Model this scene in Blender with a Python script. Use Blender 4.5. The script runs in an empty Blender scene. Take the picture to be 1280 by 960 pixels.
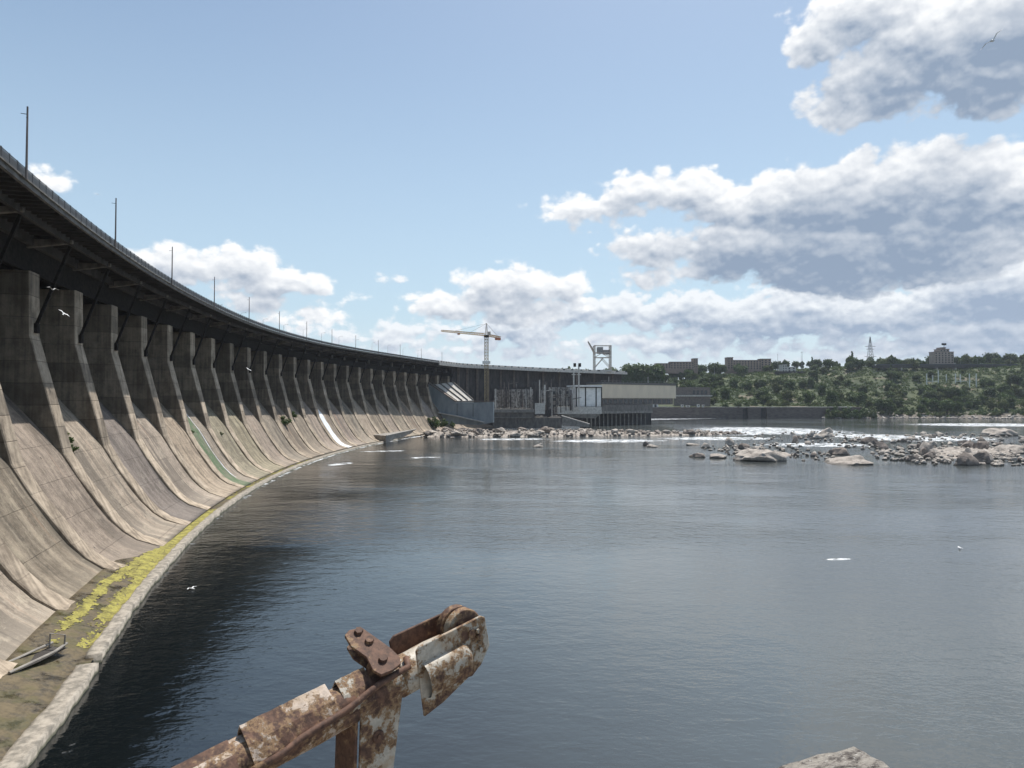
import bpy, bmesh, math, random
from mathutils import Vector, Matrix, noise as mn
random.seed(11)
S = bpy.context.scene
C = S.collection
rad = math.radians
F, PITCH = 837.0, 0.0245          # focal length in photo pixels, upward pitch
WZ = -20.6                        # water level; the camera stands at the origin
SUN_AZ, SUN_EL = 24.5, 67.5       # sun: degrees right of +Y, degrees up

def at(px, py, d):
    """point d metres ahead that the photo shows at (px,py)"""
    c, s = math.cos(PITCH), math.sin(PITCH)
    a = (px-640)/F; b = -(py-480)/F
    r = Vector((a, c-b*s, s+b*c)); return r*(d/r.y)
def onz(px, py, z=WZ):
    c, s = math.cos(PITCH), math.sin(PITCH)
    a = (px-640)/F; b = -(py-480)/F
    r = Vector((a, c-b*s, s+b*c)); return r*(z/r.z)
def azel(px, py):
    v = at(px, py, 1.0).normalized()
    return math.atan2(v.x, v.y), math.asin(v.z)

# ------------------------------------------------------------------ object helpers
def tag(o, label=None, cat=None, group=None, kind=None):
    if label: o['label'] = label
    if cat: o['category'] = cat
    if group: o['group'] = group
    if kind: o['kind'] = kind
    return o
def empty(name, loc=(0,0,0), rz=0, label=None, cat=None, group=None):
    o = bpy.data.objects.new(name, None); C.objects.link(o)
    o.location = loc; o.rotation_euler = (0,0,rz)
    o.empty_display_size = .1
    return tag(o, label, cat, group)
class MB:
    """collects shapes for one mesh"""
    def __init__(s): s.bm = bmesh.new()
    def box(s, a, b):
        x0,y0,z0 = a; x1,y1,z1 = b
        v = [s.bm.verts.new(p) for p in ((x0,y0,z0),(x1,y0,z0),(x1,y1,z0),(x0,y1,z0),(x0,y0,z1),(x1,y0,z1),(x1,y1,z1),(x0,y1,z1))]
        for f in ((0,3,2,1),(4,5,6,7),(0,1,5,4),(1,2,6,5),(2,3,7,6),(3,0,4,7)): s.bm.faces.new([v[i] for i in f])
        return s
    def prism(s, pts, ext):
        """closed polygon pts (3D) extruded by vector ext"""
        e = Vector(ext); n = len(pts)
        a = [s.bm.verts.new(p) for p in pts]; b = [s.bm.verts.new(Vector(p)+e) for p in pts]
        s.bm.faces.new(a); s.bm.faces.new(b[::-1])
        for i in range(n): s.bm.faces.new((a[i], b[i], b[(i+1)%n], a[(i+1)%n]))
        return s
    def bar(s, p, q, w, h=None, up=(0,0,1)):
        """box bar from p to q, w wide, h high"""
        p, q = Vector(p), Vector(q); h = h or w
        d = (q-p).normalized(); u = Vector(up)
        if abs(d.dot(u)) > .98: u = Vector((1,0,0))
        r = d.cross(u).normalized(); u = r.cross(d)
        r *= w/2; u *= h/2
        return s.prism([p-r-u, p+r-u, p+r+u, p-r+u], q-p)
    def tube(s, pts, r, n=10, cap=True):
        rings = []
        pts = [Vector(p) for p in pts]
        rr = r if isinstance(r, (list, tuple)) else [r]*len(pts)
        prev = None
        for i, p in enumerate(pts):
            d = (pts[min(i+1,len(pts)-1)]-pts[max(i-1,0)]).normalized()
            if prev is None:
                u = Vector((0,0,1)) if abs(d.z) < .95 else Vector((1,0,0))
            else: u = prev
            a = d.cross(u).normalized(); u = a.cross(d).normalized(); prev = u
            rings.append([s.bm.verts.new(p + rr[i]*(math.cos(t)*a+math.sin(t)*u)) for t in (2*math.pi*j/n for j in range(n))])
        for A, B in zip(rings, rings[1:]):
            for j in range(n): s.bm.faces.new((A[j], A[(j+1)%n], B[(j+1)%n], B[j]))
        if cap: s.bm.faces.new(rings[0][::-1]); s.bm.faces.new(rings[-1])
        return s
    def strip(s, rows):
        """grid of points rows[i][j]"""
        V = [[s.bm.verts.new(p) for p in r] for r in rows]
        for A, B in zip(V, V[1:]):
            for j in range(len(A)-1): s.bm.faces.new((A[j], A[j+1], B[j+1], B[j]))
        return s
    def mesh(s, name, m, smooth=False, bevel=0):
        bmesh.ops.recalc_face_normals(s.bm, faces=s.bm.faces)
        if bevel:
            bmesh.ops.bevel(s.bm, geom=s.bm.edges[:], offset=bevel, segments=1, affect='EDGES', clamp_overlap=True)
        me = bpy.data.meshes.new(name); s.bm.to_mesh(me); s.bm.free()
        if m: me.materials.append(m)
        if smooth:
            for p in me.polygons: p.use_smooth = True
        return me
    def build(s, name, m, parent=None, smooth=False, bevel=0):
        return link(name, s.mesh(name, m, smooth, bevel), parent)
def link(name, me, parent=None, loc=None):
    o = bpy.data.objects.new(name, me); C.objects.link(o)
    if parent is not None:
        o.parent = parent
        w = wloc(parent)
        o.matrix_parent_inverse = Matrix.Identity(4)
    if loc is not None: o.location = loc
    return o
def wloc(o): return o.location
def copy_tree(o, parent=None):
    c = o.copy(); C.objects.link(c)
    if parent is not None: c.parent = parent
    for ch in list(o.children): copy_tree(ch, c)
    return c

# ------------------------------------------------------------------ material helpers
class NT:
    def __init__(s, nt): s.nt = nt; s.x = 0
    def __call__(s, typ, *ins, out=0, **props):
        n = s.nt.nodes.new(typ); s.x += 40; n.location = (s.x, 0)
        for k, v in props.items():
            if k == 'ins':
                for kk, vv in v.items(): s.set(n.inputs[kk], vv)
            else: setattr(n, k, v)
        for i, v in enumerate(ins):
            if v is not None: s.set(n.inputs[i], v)
        return n.outputs[out]
    def set(s, sock, v):
        if isinstance(v, bpy.types.NodeSocket): s.nt.links.new(v, sock)
        else:
            if sock.type == 'RGBA' and len(v) == 3: v = (*v, 1)
            sock.default_value = v
    def m(s, op, a, b=0.0, c=0.0, clamp=False):
        return s('ShaderNodeMath', a, b, c, operation=op, use_clamp=clamp)
    def v(s, op, a, b=(0,0,0), out=0):
        return s('ShaderNodeVectorMath', a, b, operation=op, out=out)
    def mix(s, f, a, b, bt='MIX'):
        n = s.nt.nodes.new('ShaderNodeMix'); n.data_type = 'RGBA'; n.blend_type = bt
        s.set(n.inputs[0], f); s.set(n.inputs[6], a); s.set(n.inputs[7], b)
        return n.outputs[2]
    def ramp(s, f, a, b, lo=0.0, hi=1.0):
        return s('ShaderNodeMapRange', f, a, b, lo, hi, interpolation_type='SMOOTHSTEP')
    def noise(s, vec, scale, detail=4, rough=.55, w=None, out=0, dist=0):
        n = s.nt.nodes.new('ShaderNodeTexNoise')
        if w is not None: n.noise_dimensions = '4D'; s.set(n.inputs['W'], w)
        s.set(n.inputs['Vector'], vec)
        n.inputs['Scale'].default_value = scale; n.inputs['Detail'].default_value = detail
        n.inputs['Roughness'].default_value = rough; n.inputs['Distortion'].default_value = dist
        return n.outputs[out]
    def sep(s, vec):
        n = s.nt.nodes.new('ShaderNodeSeparateXYZ'); s.set(n.inputs[0], vec); return n.outputs
    def comb(s, x, y, z):
        return s('ShaderNodeCombineXYZ', x, y, z)
def new_mat(name):
    m = bpy.data.materials.new(name); m.use_nodes = True
    n = NT(m.node_tree)
    b = m.node_tree.nodes['Principled BSDF']
    return m, n, b
def bump(n, b, h, strength=.5, dist=.1):
    o = n('ShaderNodeBump', ins={'Strength': strength, 'Distance': dist, 'Height': h})
    n.set(b.inputs['Normal'], o)
def plain(name, c1, c2=None, rough=.8, scale=1.0, metal=0.0, bmp=.3, bd=.05, stretch=(1,1,1), detail=5):
    """two-colour mottled surface in world coordinates"""
    m, n, b = new_mat(name)
    c2 = c2 or tuple(x*.7 for x in c1)
    p = n('ShaderNodeNewGeometry', out=0)
    p = n.v('MULTIPLY', p, stretch)
    f = n.noise(p, scale, detail, .6)
    f = n.ramp(f, .32, .68)
    n.set(b.inputs['Base Color'], n.mix(f, c1, c2))
    b.inputs['Roughness'].default_value = rough; b.inputs['Metallic'].default_value = metal
    if bmp: bump(n, b, n.noise(p, scale*4, 4), bmp, bd)
    return m

def panel_material(name, green=False):
    m, n, b = new_mat(name)
    tc = n('ShaderNodeTexCoord', out=3); x, y, z = n.sep(tc)
    oi = n.nt.nodes.new('ShaderNodeObjectInfo'); rnd = oi.outputs['Random']; ocol = oi.outputs['Color']
    w = n.m('MULTIPLY', rnd, 60.0)
    st = n.noise(n.comb(n.m('MULTIPLY', y, .8), 0.0, n.m('MULTIPLY', z, .06)), 1.0, 9, .68, w)
    st2 = n.noise(n.comb(n.m('MULTIPLY', y, .33), 0.0, n.m('MULTIPLY', z, .035)), 1.0, 3, .5, n.m('ADD', w, 7.0))
    sp = n.noise(n.comb(x, y, z), .55, 8, .65, w)
    fine = n.noise(n.comb(x, y, z), 3.2, 6, .7, w)
    f = n.m('ADD', n.m('MULTIPLY', st, .46), n.m('ADD', n.m('MULTIPLY', sp, .28), n.m('MULTIPLY', fine, .26)))
    dk = n.noise(n.comb(n.m('MULTIPLY', y, 2.4), 5.0, n.m('MULTIPLY', z, .03)), 1.0, 5, .6, n.m('ADD', w, 63.0))
    col = n.mix(n.ramp(f, .36, .64), (.122,.101,.082), (.43,.365,.298))
    col = n.mix(n.m('MULTIPLY', n.ramp(st2, .53, .62), .7), col, (.115,.10,.085))     # old run-off marks
    pk = n.noise(n.comb(n.m('MULTIPLY', y, .8), 3.0, n.m('MULTIPLY', z, .05)), 1.0, 4, .6, n.m('ADD', w, 21.0))
    col = n.mix(n.m('MULTIPLY', n.ramp(pk, .60, .70), .45), col, (.42,.27,.19))        # rusty run-off
    wh = n.noise(n.comb(n.m('MULTIPLY', y, 2.6), 9.0, n.m('MULTIPLY', z, .1)), 1.0, 4, .65, n.m('ADD', w, 31.0))
    col = n.mix(n.m('MULTIPLY', n.ramp(wh, .62, .72), .5), col, (.52,.49,.44))         # lime streaks
    col = n.mix(n.m('MULTIPLY', n.ramp(dk, .56, .68), .72), col, (.085,.075,.065))
    # casting joints
    zz = n.m('ADD', z, n.m('MULTIPLY', sp, .25))
    zz = n.m('ADD', zz, n.m('MULTIPLY', rnd, 9.0))
    j = n.m('ABSOLUTE', n.m('SUBTRACT', n.m('FRACT', n.m('DIVIDE', zz, 4.1)), .5))
    jm = n.m('SUBTRACT', 1.0, n.ramp(j, .0, .012))
    jm = n.m('MULTIPLY', jm, n.ramp(fine, .40, .62))
    col = n.mix(n.m('MULTIPLY', jm, .4), col, (.07,.06,.05))
    blot = n.noise(n.comb(n.m('MULTIPLY', y, .6), x, n.m('MULTIPLY', z, .3)), .55, 6, .7, n.m('ADD', w, 44.0))
    col = n.mix(n.m('MULTIPLY', n.ramp(blot, .55, .62), .35), col, (.17,.145,.115))
    col = n.mix(n.m('MULTIPLY', n.ramp(blot, .45, .37), .3), col, (.50,.44,.35))
    # spalls and small holes
    vo = n('ShaderNodeTexVoronoi', n.comb(x, y, z), ins={'Scale': .8})
    hm = n.m('MULTIPLY', n.m('SUBTRACT', 1.0, n.ramp(vo, .10, .2)), n.ramp(n.noise(n.comb(x,y,z), .3, 2, .5, w), .56, .62))
    col = n.mix(n.m('MULTIPLY', hm, .8), col, (.05,.045,.04))
    col = n.mix(n.ramp(n.m('ADD', z, n.m('MULTIPLY', sp, 3.0)), -17.8, -15.5, .3, 0.0), col, (.36,.32,.27))
    if green:
        gm = n.m('MULTIPLY', n.ramp(n.m('ADD', y, n.m('MULTIPLY', st, 1.5)), .3, 1.6), n.ramp(sp, .25, .6))
        col = n.mix(n.m('MULTIPLY', gm, .9), col, (.085,.15,.075))
    col = n.mix(1.0, col, ocol, 'MULTIPLY')
    n.set(b.inputs['Base Color'], col); b.inputs['Roughness'].default_value = .85
    b.inputs['Specular IOR Level'].default_value = .3
    bump(n, b, n.m('ADD', n.m('ADD', n.m('MULTIPLY', sp, .6), n.m('MULTIPLY', fine, .5)), n.m('MULTIPLY', jm, -.5)), .8, .3)
    return m

def pier_material(name, c1, c2):
    m, n, b = new_mat(name)
    tc = n('ShaderNodeTexCoord', out=3); x, y, z = n.sep(tc)
    oi = n.nt.nodes.new('ShaderNodeObjectInfo'); w = n.m('MULTIPLY', oi.outputs['Random'], 50.0)
    sp = n.noise(n.comb(x, y, z), .45, 8, .68, w)
    st = n.noise(n.comb(n.m('MULTIPLY', n.m('ADD', x, y), 1.6), 0.0, n.m('MULTIPLY', z, .08)), 1.0, 6, .6, w)
    col = n.mix(n.ramp(n.m('ADD', n.m('MULTIPLY', sp, .55), n.m('MULTIPLY', st, .45)), .36, .64), c1, c2)
    # lifts of the pour, some darker
    lift = n.m('FLOOR', n.m('DIVIDE', n.m('ADD', z, n.m('MULTIPLY', oi.outputs['Random'], 3.0)), 2.9))
    wn = n('ShaderNodeTexWhiteNoise', n.comb(lift, n.m('MULTIPLY', oi.outputs['Random'], 91.0), 0.0), noise_dimensions='3D')
    col = n.mix(n.m('MULTIPLY', n.m('MULTIPLY', n.ramp(wn, .55, .75), .42), n.ramp(z, -7.5, -5.0)), col, (.07,.062,.052))
    j = n.m('ABSOLUTE', n.m('SUBTRACT', n.m('FRACT', n.m('DIVIDE', n.m('ADD', z, n.m('MULTIPLY', oi.outputs['Random'], 3.0)), 2.9)), .5))
    jm = n.ramp(j, .478, .497)
    jm = n.m('MULTIPLY', jm, n.ramp(z, -9., -6., .35, 1.))
    col = n.mix(n.m('MULTIPLY', jm, .55), col, (.05,.045,.04))
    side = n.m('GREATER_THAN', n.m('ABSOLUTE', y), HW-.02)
    col = n.mix(n.m('MULTIPLY', side, n.ramp(z, -9.0, -3.0, .15, .45)), col, (.062,.051,.039))  # side faces darkened in the colour, deepening the shade between piers
    n.set(b.inputs['Base Color'], n.mix(1.0, col, oi.outputs['Color'], 'MULTIPLY')); b.inputs['Roughness'].default_value = .88
    b.inputs['Specular IOR Level'].default_value = .25
    bump(n, b, n.m('SUBTRACT', sp, n.m('MULTIPLY', jm, .4)), .7, .25)
    return m

def rust_material(name, paint_amt, paint=(.55,.50,.40), scale=9.0):
    m, n, b = new_mat(name)
    p = n('ShaderNodeTexCoord', out=3)
    a = n.noise(p, scale, 10, .74, dist=.1)
    c = n.noise(p, scale*3.3, 8, .7)
    big = n.noise(p, scale*.35, 3, .5)
    rc = n.mix(n.ramp(c, .3, .7), (.055,.028,.019), (.165,.085,.053))
    rc = n.mix(n.ramp(a, .55, .75), rc, (.25,.14,.095))
    t = n.m('ADD', n.m('MULTIPLY', a, .5), n.m('ADD', n.m('MULTIPLY', big, .36), n.m('MULTIPLY', c, .24)))
    lo = .62 - paint_amt*.22
    pm = n.ramp(t, lo, lo+.022)
    edge = n.m('MULTIPLY', n.ramp(t, lo-.05, lo), n.m('SUBTRACT', 1.0, pm))
    pc = n.mix(n.ramp(c, .35, .65), paint, tuple(q*.72 for q in paint))
    pc = n.mix(n.m('MULTIPLY', n.ramp(n.noise(p, scale*.9, 6, .7), .5, .62), .6), pc, (.36,.25,.15))
    col = n.mix(n.m('MULTIPLY', edge, .8), rc, (.30,.19,.095))
    col = n.mix(pm, col, pc)
    n.set(b.inputs['Base Color'], col)
    n.set(b.inputs['Roughness'], n.ramp(pm, 0, 1, .75, .5))
    bump(n, b, n.m('ADD', n.m('MULTIPLY', pm, .5), n.m('MULTIPLY', c, .6)), .55, .006)
    return m

def rock_material(name, c1, c2, dark=(.09,.075,.06)):
    m, n, b = new_mat(name)
    p = n('ShaderNodeNewGeometry', out=0); z = n.sep(p)[2]
    oi = n.nt.nodes.new('ShaderNodeObjectInfo')
    a = n.noise(p, .7, 8, .68); c = n.noise(p, 3.0, 6, .7)
    col = n.mix(n.ramp(n.m('ADD', n.m('MULTIPLY', a, .6), n.m('MULTIPLY', c, .4)), .35, .62), c2, c1)
    col = n.mix(n.m('MULTIPLY', n.ramp(n.noise(p, .45, 6, .7), .54, .64), .6), col, dark)
    col = n.mix(n.m('MULTIPLY', oi.outputs['Random'], .35), col, (.26,.215,.18))
    wet = n.ramp(n.m('ADD', z, n.m('MULTIPLY', a, .5)), WZ+.45, WZ+.95, 1.0, 0.0)      # waterline stain
    col = n.mix(n.m('MULTIPLY', wet, .8), col, (.045,.04,.034))
    n.set(b.inputs['Base Color'], col); b.inputs['Roughness'].default_value = .8
    bump(n, b, n.m('ADD', a, n.m('MULTIPLY', c, .5)), .9, .5)
    return m

def leaf_material(name, c1, c2):
    m, n, b = new_mat(name)
    p = n('ShaderNodeNewGeometry', out=0)
    oi = n.nt.nodes.new('ShaderNodeObjectInfo')
    a = n.noise(p, .35, 4, .6); c = n.noise(p, 2.5, 3, .6)
    f = n.m('ADD', n.m('MULTIPLY', a, .5), n.m('MULTIPLY', c, .5))
    col = n.mix(n.ramp(f, .3, .7), c1, c2)
    col = n.mix(n.m('MULTIPLY', oi.outputs['Random'], .5), col, (.05,.062,.02))
    n.set(b.inputs['Base Color'], col); b.inputs['Roughness'].default_value = .6
    b.inputs['Specular IOR Level'].default_value = .25
    tr = n('ShaderNodeBsdfTranslucent', ins={'Color': n.mix(.5, col, (.12,.17,.03))})
    mx = n('ShaderNodeMixShader', .25, b.outputs[0], tr)
    n.set(m.node_tree.nodes['Material Output'].inputs[0], mx)
    return m

M = {}
HW = 1.62
M['panel'] = panel_material('spillway_concrete')
M['panel_green'] = panel_material('spillway_concrete_with_algae', True)
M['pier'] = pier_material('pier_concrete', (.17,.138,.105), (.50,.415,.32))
M['deck'] = plain('deck_concrete', (.085,.08,.075), (.05,.047,.045), .85, .4)
M['fascia'] = plain('fascia_concrete', (.17,.16,.145), (.075,.07,.065), .8, .8, stretch=(1,1,3))
M['bracket'] = plain('bracket_concrete', (.22,.20,.175), (.10,.09,.08), .85, .8)
M['dark_steel'] = plain('dark_steel', (.032,.028,.025), (.018,.016,.015), .9, 1.5)
M['dark_steel'].node_tree.nodes['Principled BSDF'].inputs['Specular IOR Level'].default_value = .08
M['deck'].node_tree.nodes['Principled BSDF'].inputs['Specular IOR Level'].default_value = .15
M['rail'] = plain('railing_steel', (.055,.06,.065), (.04,.042,.045), .6, 1.0, bmp=0)
M['gate'] = plain('gate_steel', (.05,.046,.042), (.03,.025,.022), .7, .7)
M['pole'] = plain('pole_concrete', (.22,.19,.175), (.15,.13,.12), .8, 1.2)
M['old_conc'] = plain('old_concrete', (.30,.28,.25), (.17,.155,.14), .85, .5)
M['blue_wall'] = plain('blue_grey_concrete', (.30,.33,.345), (.205,.235,.25), .8, .25, stretch=(1,1,.35))
M['soot'] = plain('sooty_concrete', (.075,.066,.062), (.035,.032,.032), .9, .5, stretch=(1,1,.4))
M['brown'] = plain('brown_concrete', (.20,.165,.14), (.12,.1,.09), .85, .5)
M['white'] = plain('white_panel', (.84,.82,.78), (.68,.67,.64), .6, .35, bmp=0)
M['light'] = plain('light_concrete', (.62,.59,.54), (.42,.39,.35), .8, .8)
M['beige'] = plain('beige_cladding', (.72,.60,.45), (.64,.53,.40), .7, .2, bmp=0, stretch=(1,1,.3))
M['quay'] = plain('quay_masonry', (.16,.132,.115), (.08,.068,.06), .9, .35, stretch=(.6,.6,2.5))
M['yellow'] = plain('crane_yellow', (.62,.36,.08), (.42,.24,.06), .6, 1.0, bmp=0)
M['crane_white'] = plain('crane_pale', (.55,.5,.44), (.4,.34,.28), .6, 1.0, bmp=0)
M['mast'] = plain('crane_mast', (.40,.31,.17), (.24,.19,.12), .6, .4, bmp=0)
M['red'] = plain('crane_orange', (.5,.17,.07), (.35,.12,.06), .6, 1.0, bmp=0)
M['grey_steel'] = plain('grey_steel', (.30,.30,.29), (.2,.19,.18), .6, 1.0, bmp=0)
M['brick'] = plain('far_brick', (.34,.24,.185), (.25,.18,.145), .85, .3)
M['ruin'] = plain('ruined_wall', (.50,.465,.415), (.10,.09,.083), .9, .75, stretch=(1,1,.8), detail=9)
M['grimy'] = plain('grimy_concrete', (.21,.19,.17), (.11,.1,.09), .9, .45, stretch=(1,1,.5))
M['stone'] = plain('office_stone', (.40,.31,.255), (.31,.24,.2), .85, .3)
M['roof'] = plain('far_roof', (.11,.085,.075), (.08,.065,.06), .85, .3)
M['glass'] = plain('dark_glass', (.03,.035,.04), (.02,.022,.025), .15, 1.0, bmp=0)
M['bark'] = plain('bark', (.085,.065,.048), (.05,.04,.03), .9, 2.0)
M['leaf_a'] = leaf_material('leaf_green', (.042,.082,.024), (.095,.145,.044))
M['leaf_b'] = leaf_material('leaf_dark', (.033,.066,.021), (.078,.12,.038))
M['leaf_c'] = leaf_material('leaf_olive', (.06,.085,.026), (.13,.145,.055))
M['rock'] = rock_material('granite', (.50,.455,.40), (.25,.215,.185))
M['rock_dark'] = rock_material('dark_granite', (.24,.20,.17), (.12,.1,.085))
M['steel_boom'] = rust_material('rusted_paint', .27, (.55,.44,.35), 13.0)
M['paint_boom'] = rust_material('flaking_cream_paint', .36, (.52,.47,.39), 11.0)
M['rust'] = rust_material('bare_rust', .05, (.4,.34,.25))
M['gull'] = plain('gull_feathers', (.78,.78,.77), (.68,.69,.70), .7, 5, bmp=0)
M['gull_dark'] = plain('gull_dark_feathers', (.2,.18,.16), (.12,.11,.1), .7, 5, bmp=0)

# ------------------------------------------------------------------ dam geometry
CX, CY, TH0, R0 = 513.39, 252.0, 3.4135, 600.0
ST = 16.25/R0
def th(k): return TH0 - k*ST
def pol(k, rho, z=0): return Vector((CX+rho*math.cos(th(k)), CY+rho*math.sin(th(k)), z))
def sm(t): t = max(0, min(1, t)); return t*t*(3-2*t)
def dz(k): return 2.5*sm((k-6)/14)
K0, K1 = -7, 27
dam = empty('dam', pol(8, 600, WZ), 0, 'long curved concrete dam with spillway slopes between tall piers under a road deck', 'dam')
D0 = Vector(dam.location)
def part_at(name, me, k):
    """a dam part whose local x runs upstream from the pier noses, local y along the arc"""
    o = bpy.data.objects.new(name, me); C.objects.link(o); o.parent = dam
    o.location = pol(k, 600, 0) - D0; o.rotation_euler = (0, 0, th(k)); return o
HW = 1.62
nose = [(-.2,17.1),(-.35,8.6),(-4.5,-7.0),(-6.45,-10.45),(-9.0,-14.05),(-10.3,-15.95),(-11.85,-17.65),(-13.5,-18.85),(-15.5,-19.6),(-16.55,-19.96)]
# ribs taper out towards the toe
def pier_mesh(full=True):
    b = MB()
    prof = nose if full else nose[:4]
    sub = []
    for a, c in zip(prof, prof[1:]):
        nn = 5 if abs(a[1]-c[1]) > 5 else 2
        for i in range(nn): sub.append((a[0]+(c[0]-a[0])*i/nn, a[1]+(c[1]-a[1])*i/nn))
    sub.append(prof[-1])
    back = [(x+4 if z < -7 else 14, z-3 if z < -7 else z) for x, z in sub]
    rows = []
    for i, (x, z) in enumerate(sub):
        c = .07
        bx = 14 if z > -6.9 else x+3.2
        bz = z if z > -6.9 else z-2.4
        rows.append([(bx, HW, bz), (x+c*2, HW, z-.0), (x, HW-c*2, z), (x, -HW+c*2, z), (x+c*2, -HW, z), (bx, -HW, bz)])
    b.strip(rows)
    t = rows[0]; b.bm.faces.new([b.bm.verts.new(p) for p in t])
    e = rows[-1]; b.bm.faces.new([b.bm.verts.new(p) for p in e])
    bmesh.ops.remove_doubles(b.bm, verts=b.bm.verts[:], dist=.001)
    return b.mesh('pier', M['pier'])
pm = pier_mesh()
prof_p = [(13.2,6.5),(10,6.9),(7,5.2),(4.6,3.4),(2.5,1.1),(-.3,-2.15),(-2.4,-4.6),(-4.4,-7.05),(-6.15,-11.0+1.0),(-6.9,-11.6),(-8.05,-13.4),(-9.9,-16.0),(-11.6,-17.9),(-13.3,-19.05),(-15.4,-19.75),(-16.6,-20.0)]
prof_p = [(13.2,6.5),(10,6.9),(7,5.2),(4.6,3.4),(2.5,1.1),(-.3,-2.15),(-2.3,-4.55),(-4.2,-7.1),(-5.9,-10.0),(-7.2,-12.1),(-8.5,-14.1),(-9.9,-16.0),(-11.6,-17.8),(-13.3,-19.0),(-15.4,-19.7),(-16.6,-20.0)]
PW = 16.25/2-HW+.06
def panel_mesh(seed):
    b = MB(); rows = []
    for x, z in prof_p:
        rows.append([(x, y, z + .06*mn.noise(Vector((x*.5, y*.4, seed*7.3))) ) for y in [PW*(-1+2*i/10) for i in range(11)]])
    rows.append([(x+4, y, -22.5) for (x, y, z) in rows[-1]])
    b.strip(rows); return b.mesh('spillway_panel', M['panel'], True)
pans = [panel_mesh(i) for i in range(3)]
pg = panel_mesh(5); pg.materials[0] = M['panel_green']
b = MB(); b.box((8.6,-PW,4.0), (9.2,PW,16.2))
for i in range(6): b.box((8.2,-PW,6.2+i*1.9), (8.6,PW,6.45+i*1.9))
for y in (-4,-1.4,1.4,4): b.box((8.0,y-.15,6.0), (8.2,y+.15,16.2))
gm = b.mesh('gate', M['gate'])
b = MB()
b.prism([(1.2,-.45,13.9),(2.2,-.45,13.9),(2.2,-.45,20.6),(1.2,-.45,20.6)], (0,.9,0))
b.prism([(4.5,-.3,20.603),(1.2,-.3,20.3),(-4.6,-.3,21.3),(-4.6,-.3,21.75),(1.2,-.3,21.6),(4.5,-.3,21.6)], (0,.6,0))
bm_ = b.mesh('bracket', M['bracket'], bevel=.03)
b = MB(); b.bar((-.3,0,9.6), (-4.3,0,20.9), .3, .36); b.box((-.75,-.45,9.0), (-.32,.45,10.3))
strut = b.mesh('strut', M['dark_steel'])
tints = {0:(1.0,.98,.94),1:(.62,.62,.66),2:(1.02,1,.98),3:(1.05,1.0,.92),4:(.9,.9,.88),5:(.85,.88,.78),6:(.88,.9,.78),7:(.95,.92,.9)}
for k in range(K0, K1+1):
    low = k >= 22
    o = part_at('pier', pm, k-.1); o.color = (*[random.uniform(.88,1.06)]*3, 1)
    if k < K1:
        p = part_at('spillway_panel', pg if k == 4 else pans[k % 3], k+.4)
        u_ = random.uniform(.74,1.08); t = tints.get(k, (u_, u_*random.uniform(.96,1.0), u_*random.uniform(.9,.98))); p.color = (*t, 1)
        if k == 4: p['label'] = 'spillway slope streaked with green algae'
        part_at('gate', gm, k+.4)
    part_at('bracket', bm_, k-.1).location.z += dz(k)
    s_ = part_at('strut', strut, k-.1)
# deck path
path = []
k = K0 - 1.0
while k <= 24.0001:
    p = pol(k, 592.5); path.append((p.x, p.y, dz(k))); k += .25
tail = [Vector((path[-9][0], path[-9][1], 0)), Vector((path[-1][0], path[-1][1], 0)), Vector((-9.6,503,0)), Vector((36,548,0)), Vector((103,600,0)), Vector((190,655,0))]
for i in range(1, 4):
    p0,p1,p2,p3 = tail[i-1:i+3]
    for j in range(1, 9):
        t = j/8
        q = .5*((2*p1)+(p2-p0)*t+(2*p0-5*p1+4*p2-p3)*t*t+(3*p1-p0-3*p2+p3)*t**3)
        path.append((q.x, q.y, 2.5))
def sweep(sec, pts, mb=None, close=True):
    mb = mb or MB(); rows = []
    for i, (x, y, zz) in enumerate(pts):
        a, c = pts[max(0, i-1)], pts[min(len(pts)-1, i+1)]
        t = Vector((c[0]-a[0], c[1]-a[1], 0)).normalized(); nrm = Vector((-t.y, t.x, 0))   # upstream
        rows.append([Vector((x, y, 0)) - D0*1 + nrm*s + Vector((0,0,z+zz)) for s, z in sec])
    if close: rows = [r + [r[0]] for r in rows]
    mb.strip(rows)
    mb.bm.faces.new([mb.bm.verts.new(p) for p in (rows[0][:-1] if close else rows[0])]) if close else None
    mb.bm.faces.new([mb.bm.verts.new(p) for p in rows[-1][:-1]]) if close else None
    return mb
def dpart(name, secs, m, pts=None):
    mb = MB()
    for sec in secs: sweep(sec, pts or path, mb)
    bmesh.ops.remove_doubles(mb.bm, verts=mb.bm.verts[:], dist=.0005)
    return mb.build(name, m, dam)
def rect(s0, s1, z0, z1): return [(s0,z0),(s1,z0),(s1,z1),(s0,z1)]
deck = dpart('road_deck', [rect(.3, 22, 22.25, 22.75)], M['deck'])
fas = dpart('fascia', [rect(-.05, .3, 22.0, 22.5), rect(-.25, .5, 22.503, 22.66)], M['fascia'])
dpart('girder', [rect(3.2,3.7,21.2,22.247), rect(7.4,8.1,20.7,22.247), rect(12.5,13.2,20.0,22.247)], M['deck'])
mb = MB()
arcp = [q for q in path if q[1] < 472]
sweep(rect(8.2,8.6,17.13,19.72), [(x,y,0) for x,y,z in arcp], mb); sweep(rect(8.215,8.585,19.7,22.246), arcp, mb); sweep(rect(8.0,8.2,17.14,17.5), [(x,y,0) for x,y,z in arcp], mb)
mb.build('deep_girder', M['dark_steel'], dam)
mb = MB()
kk = K0 - .5
while kk < 24:
    e = dz(kk)
    A = pol(kk, 592.9, 22.05+e)-D0; B_ = pol(kk, 606, 22.05+e)-D0
    mb.bar(A, B_, .22, .38); kk += .1
mb.build('cross_beams', M['deck'], dam)
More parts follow.
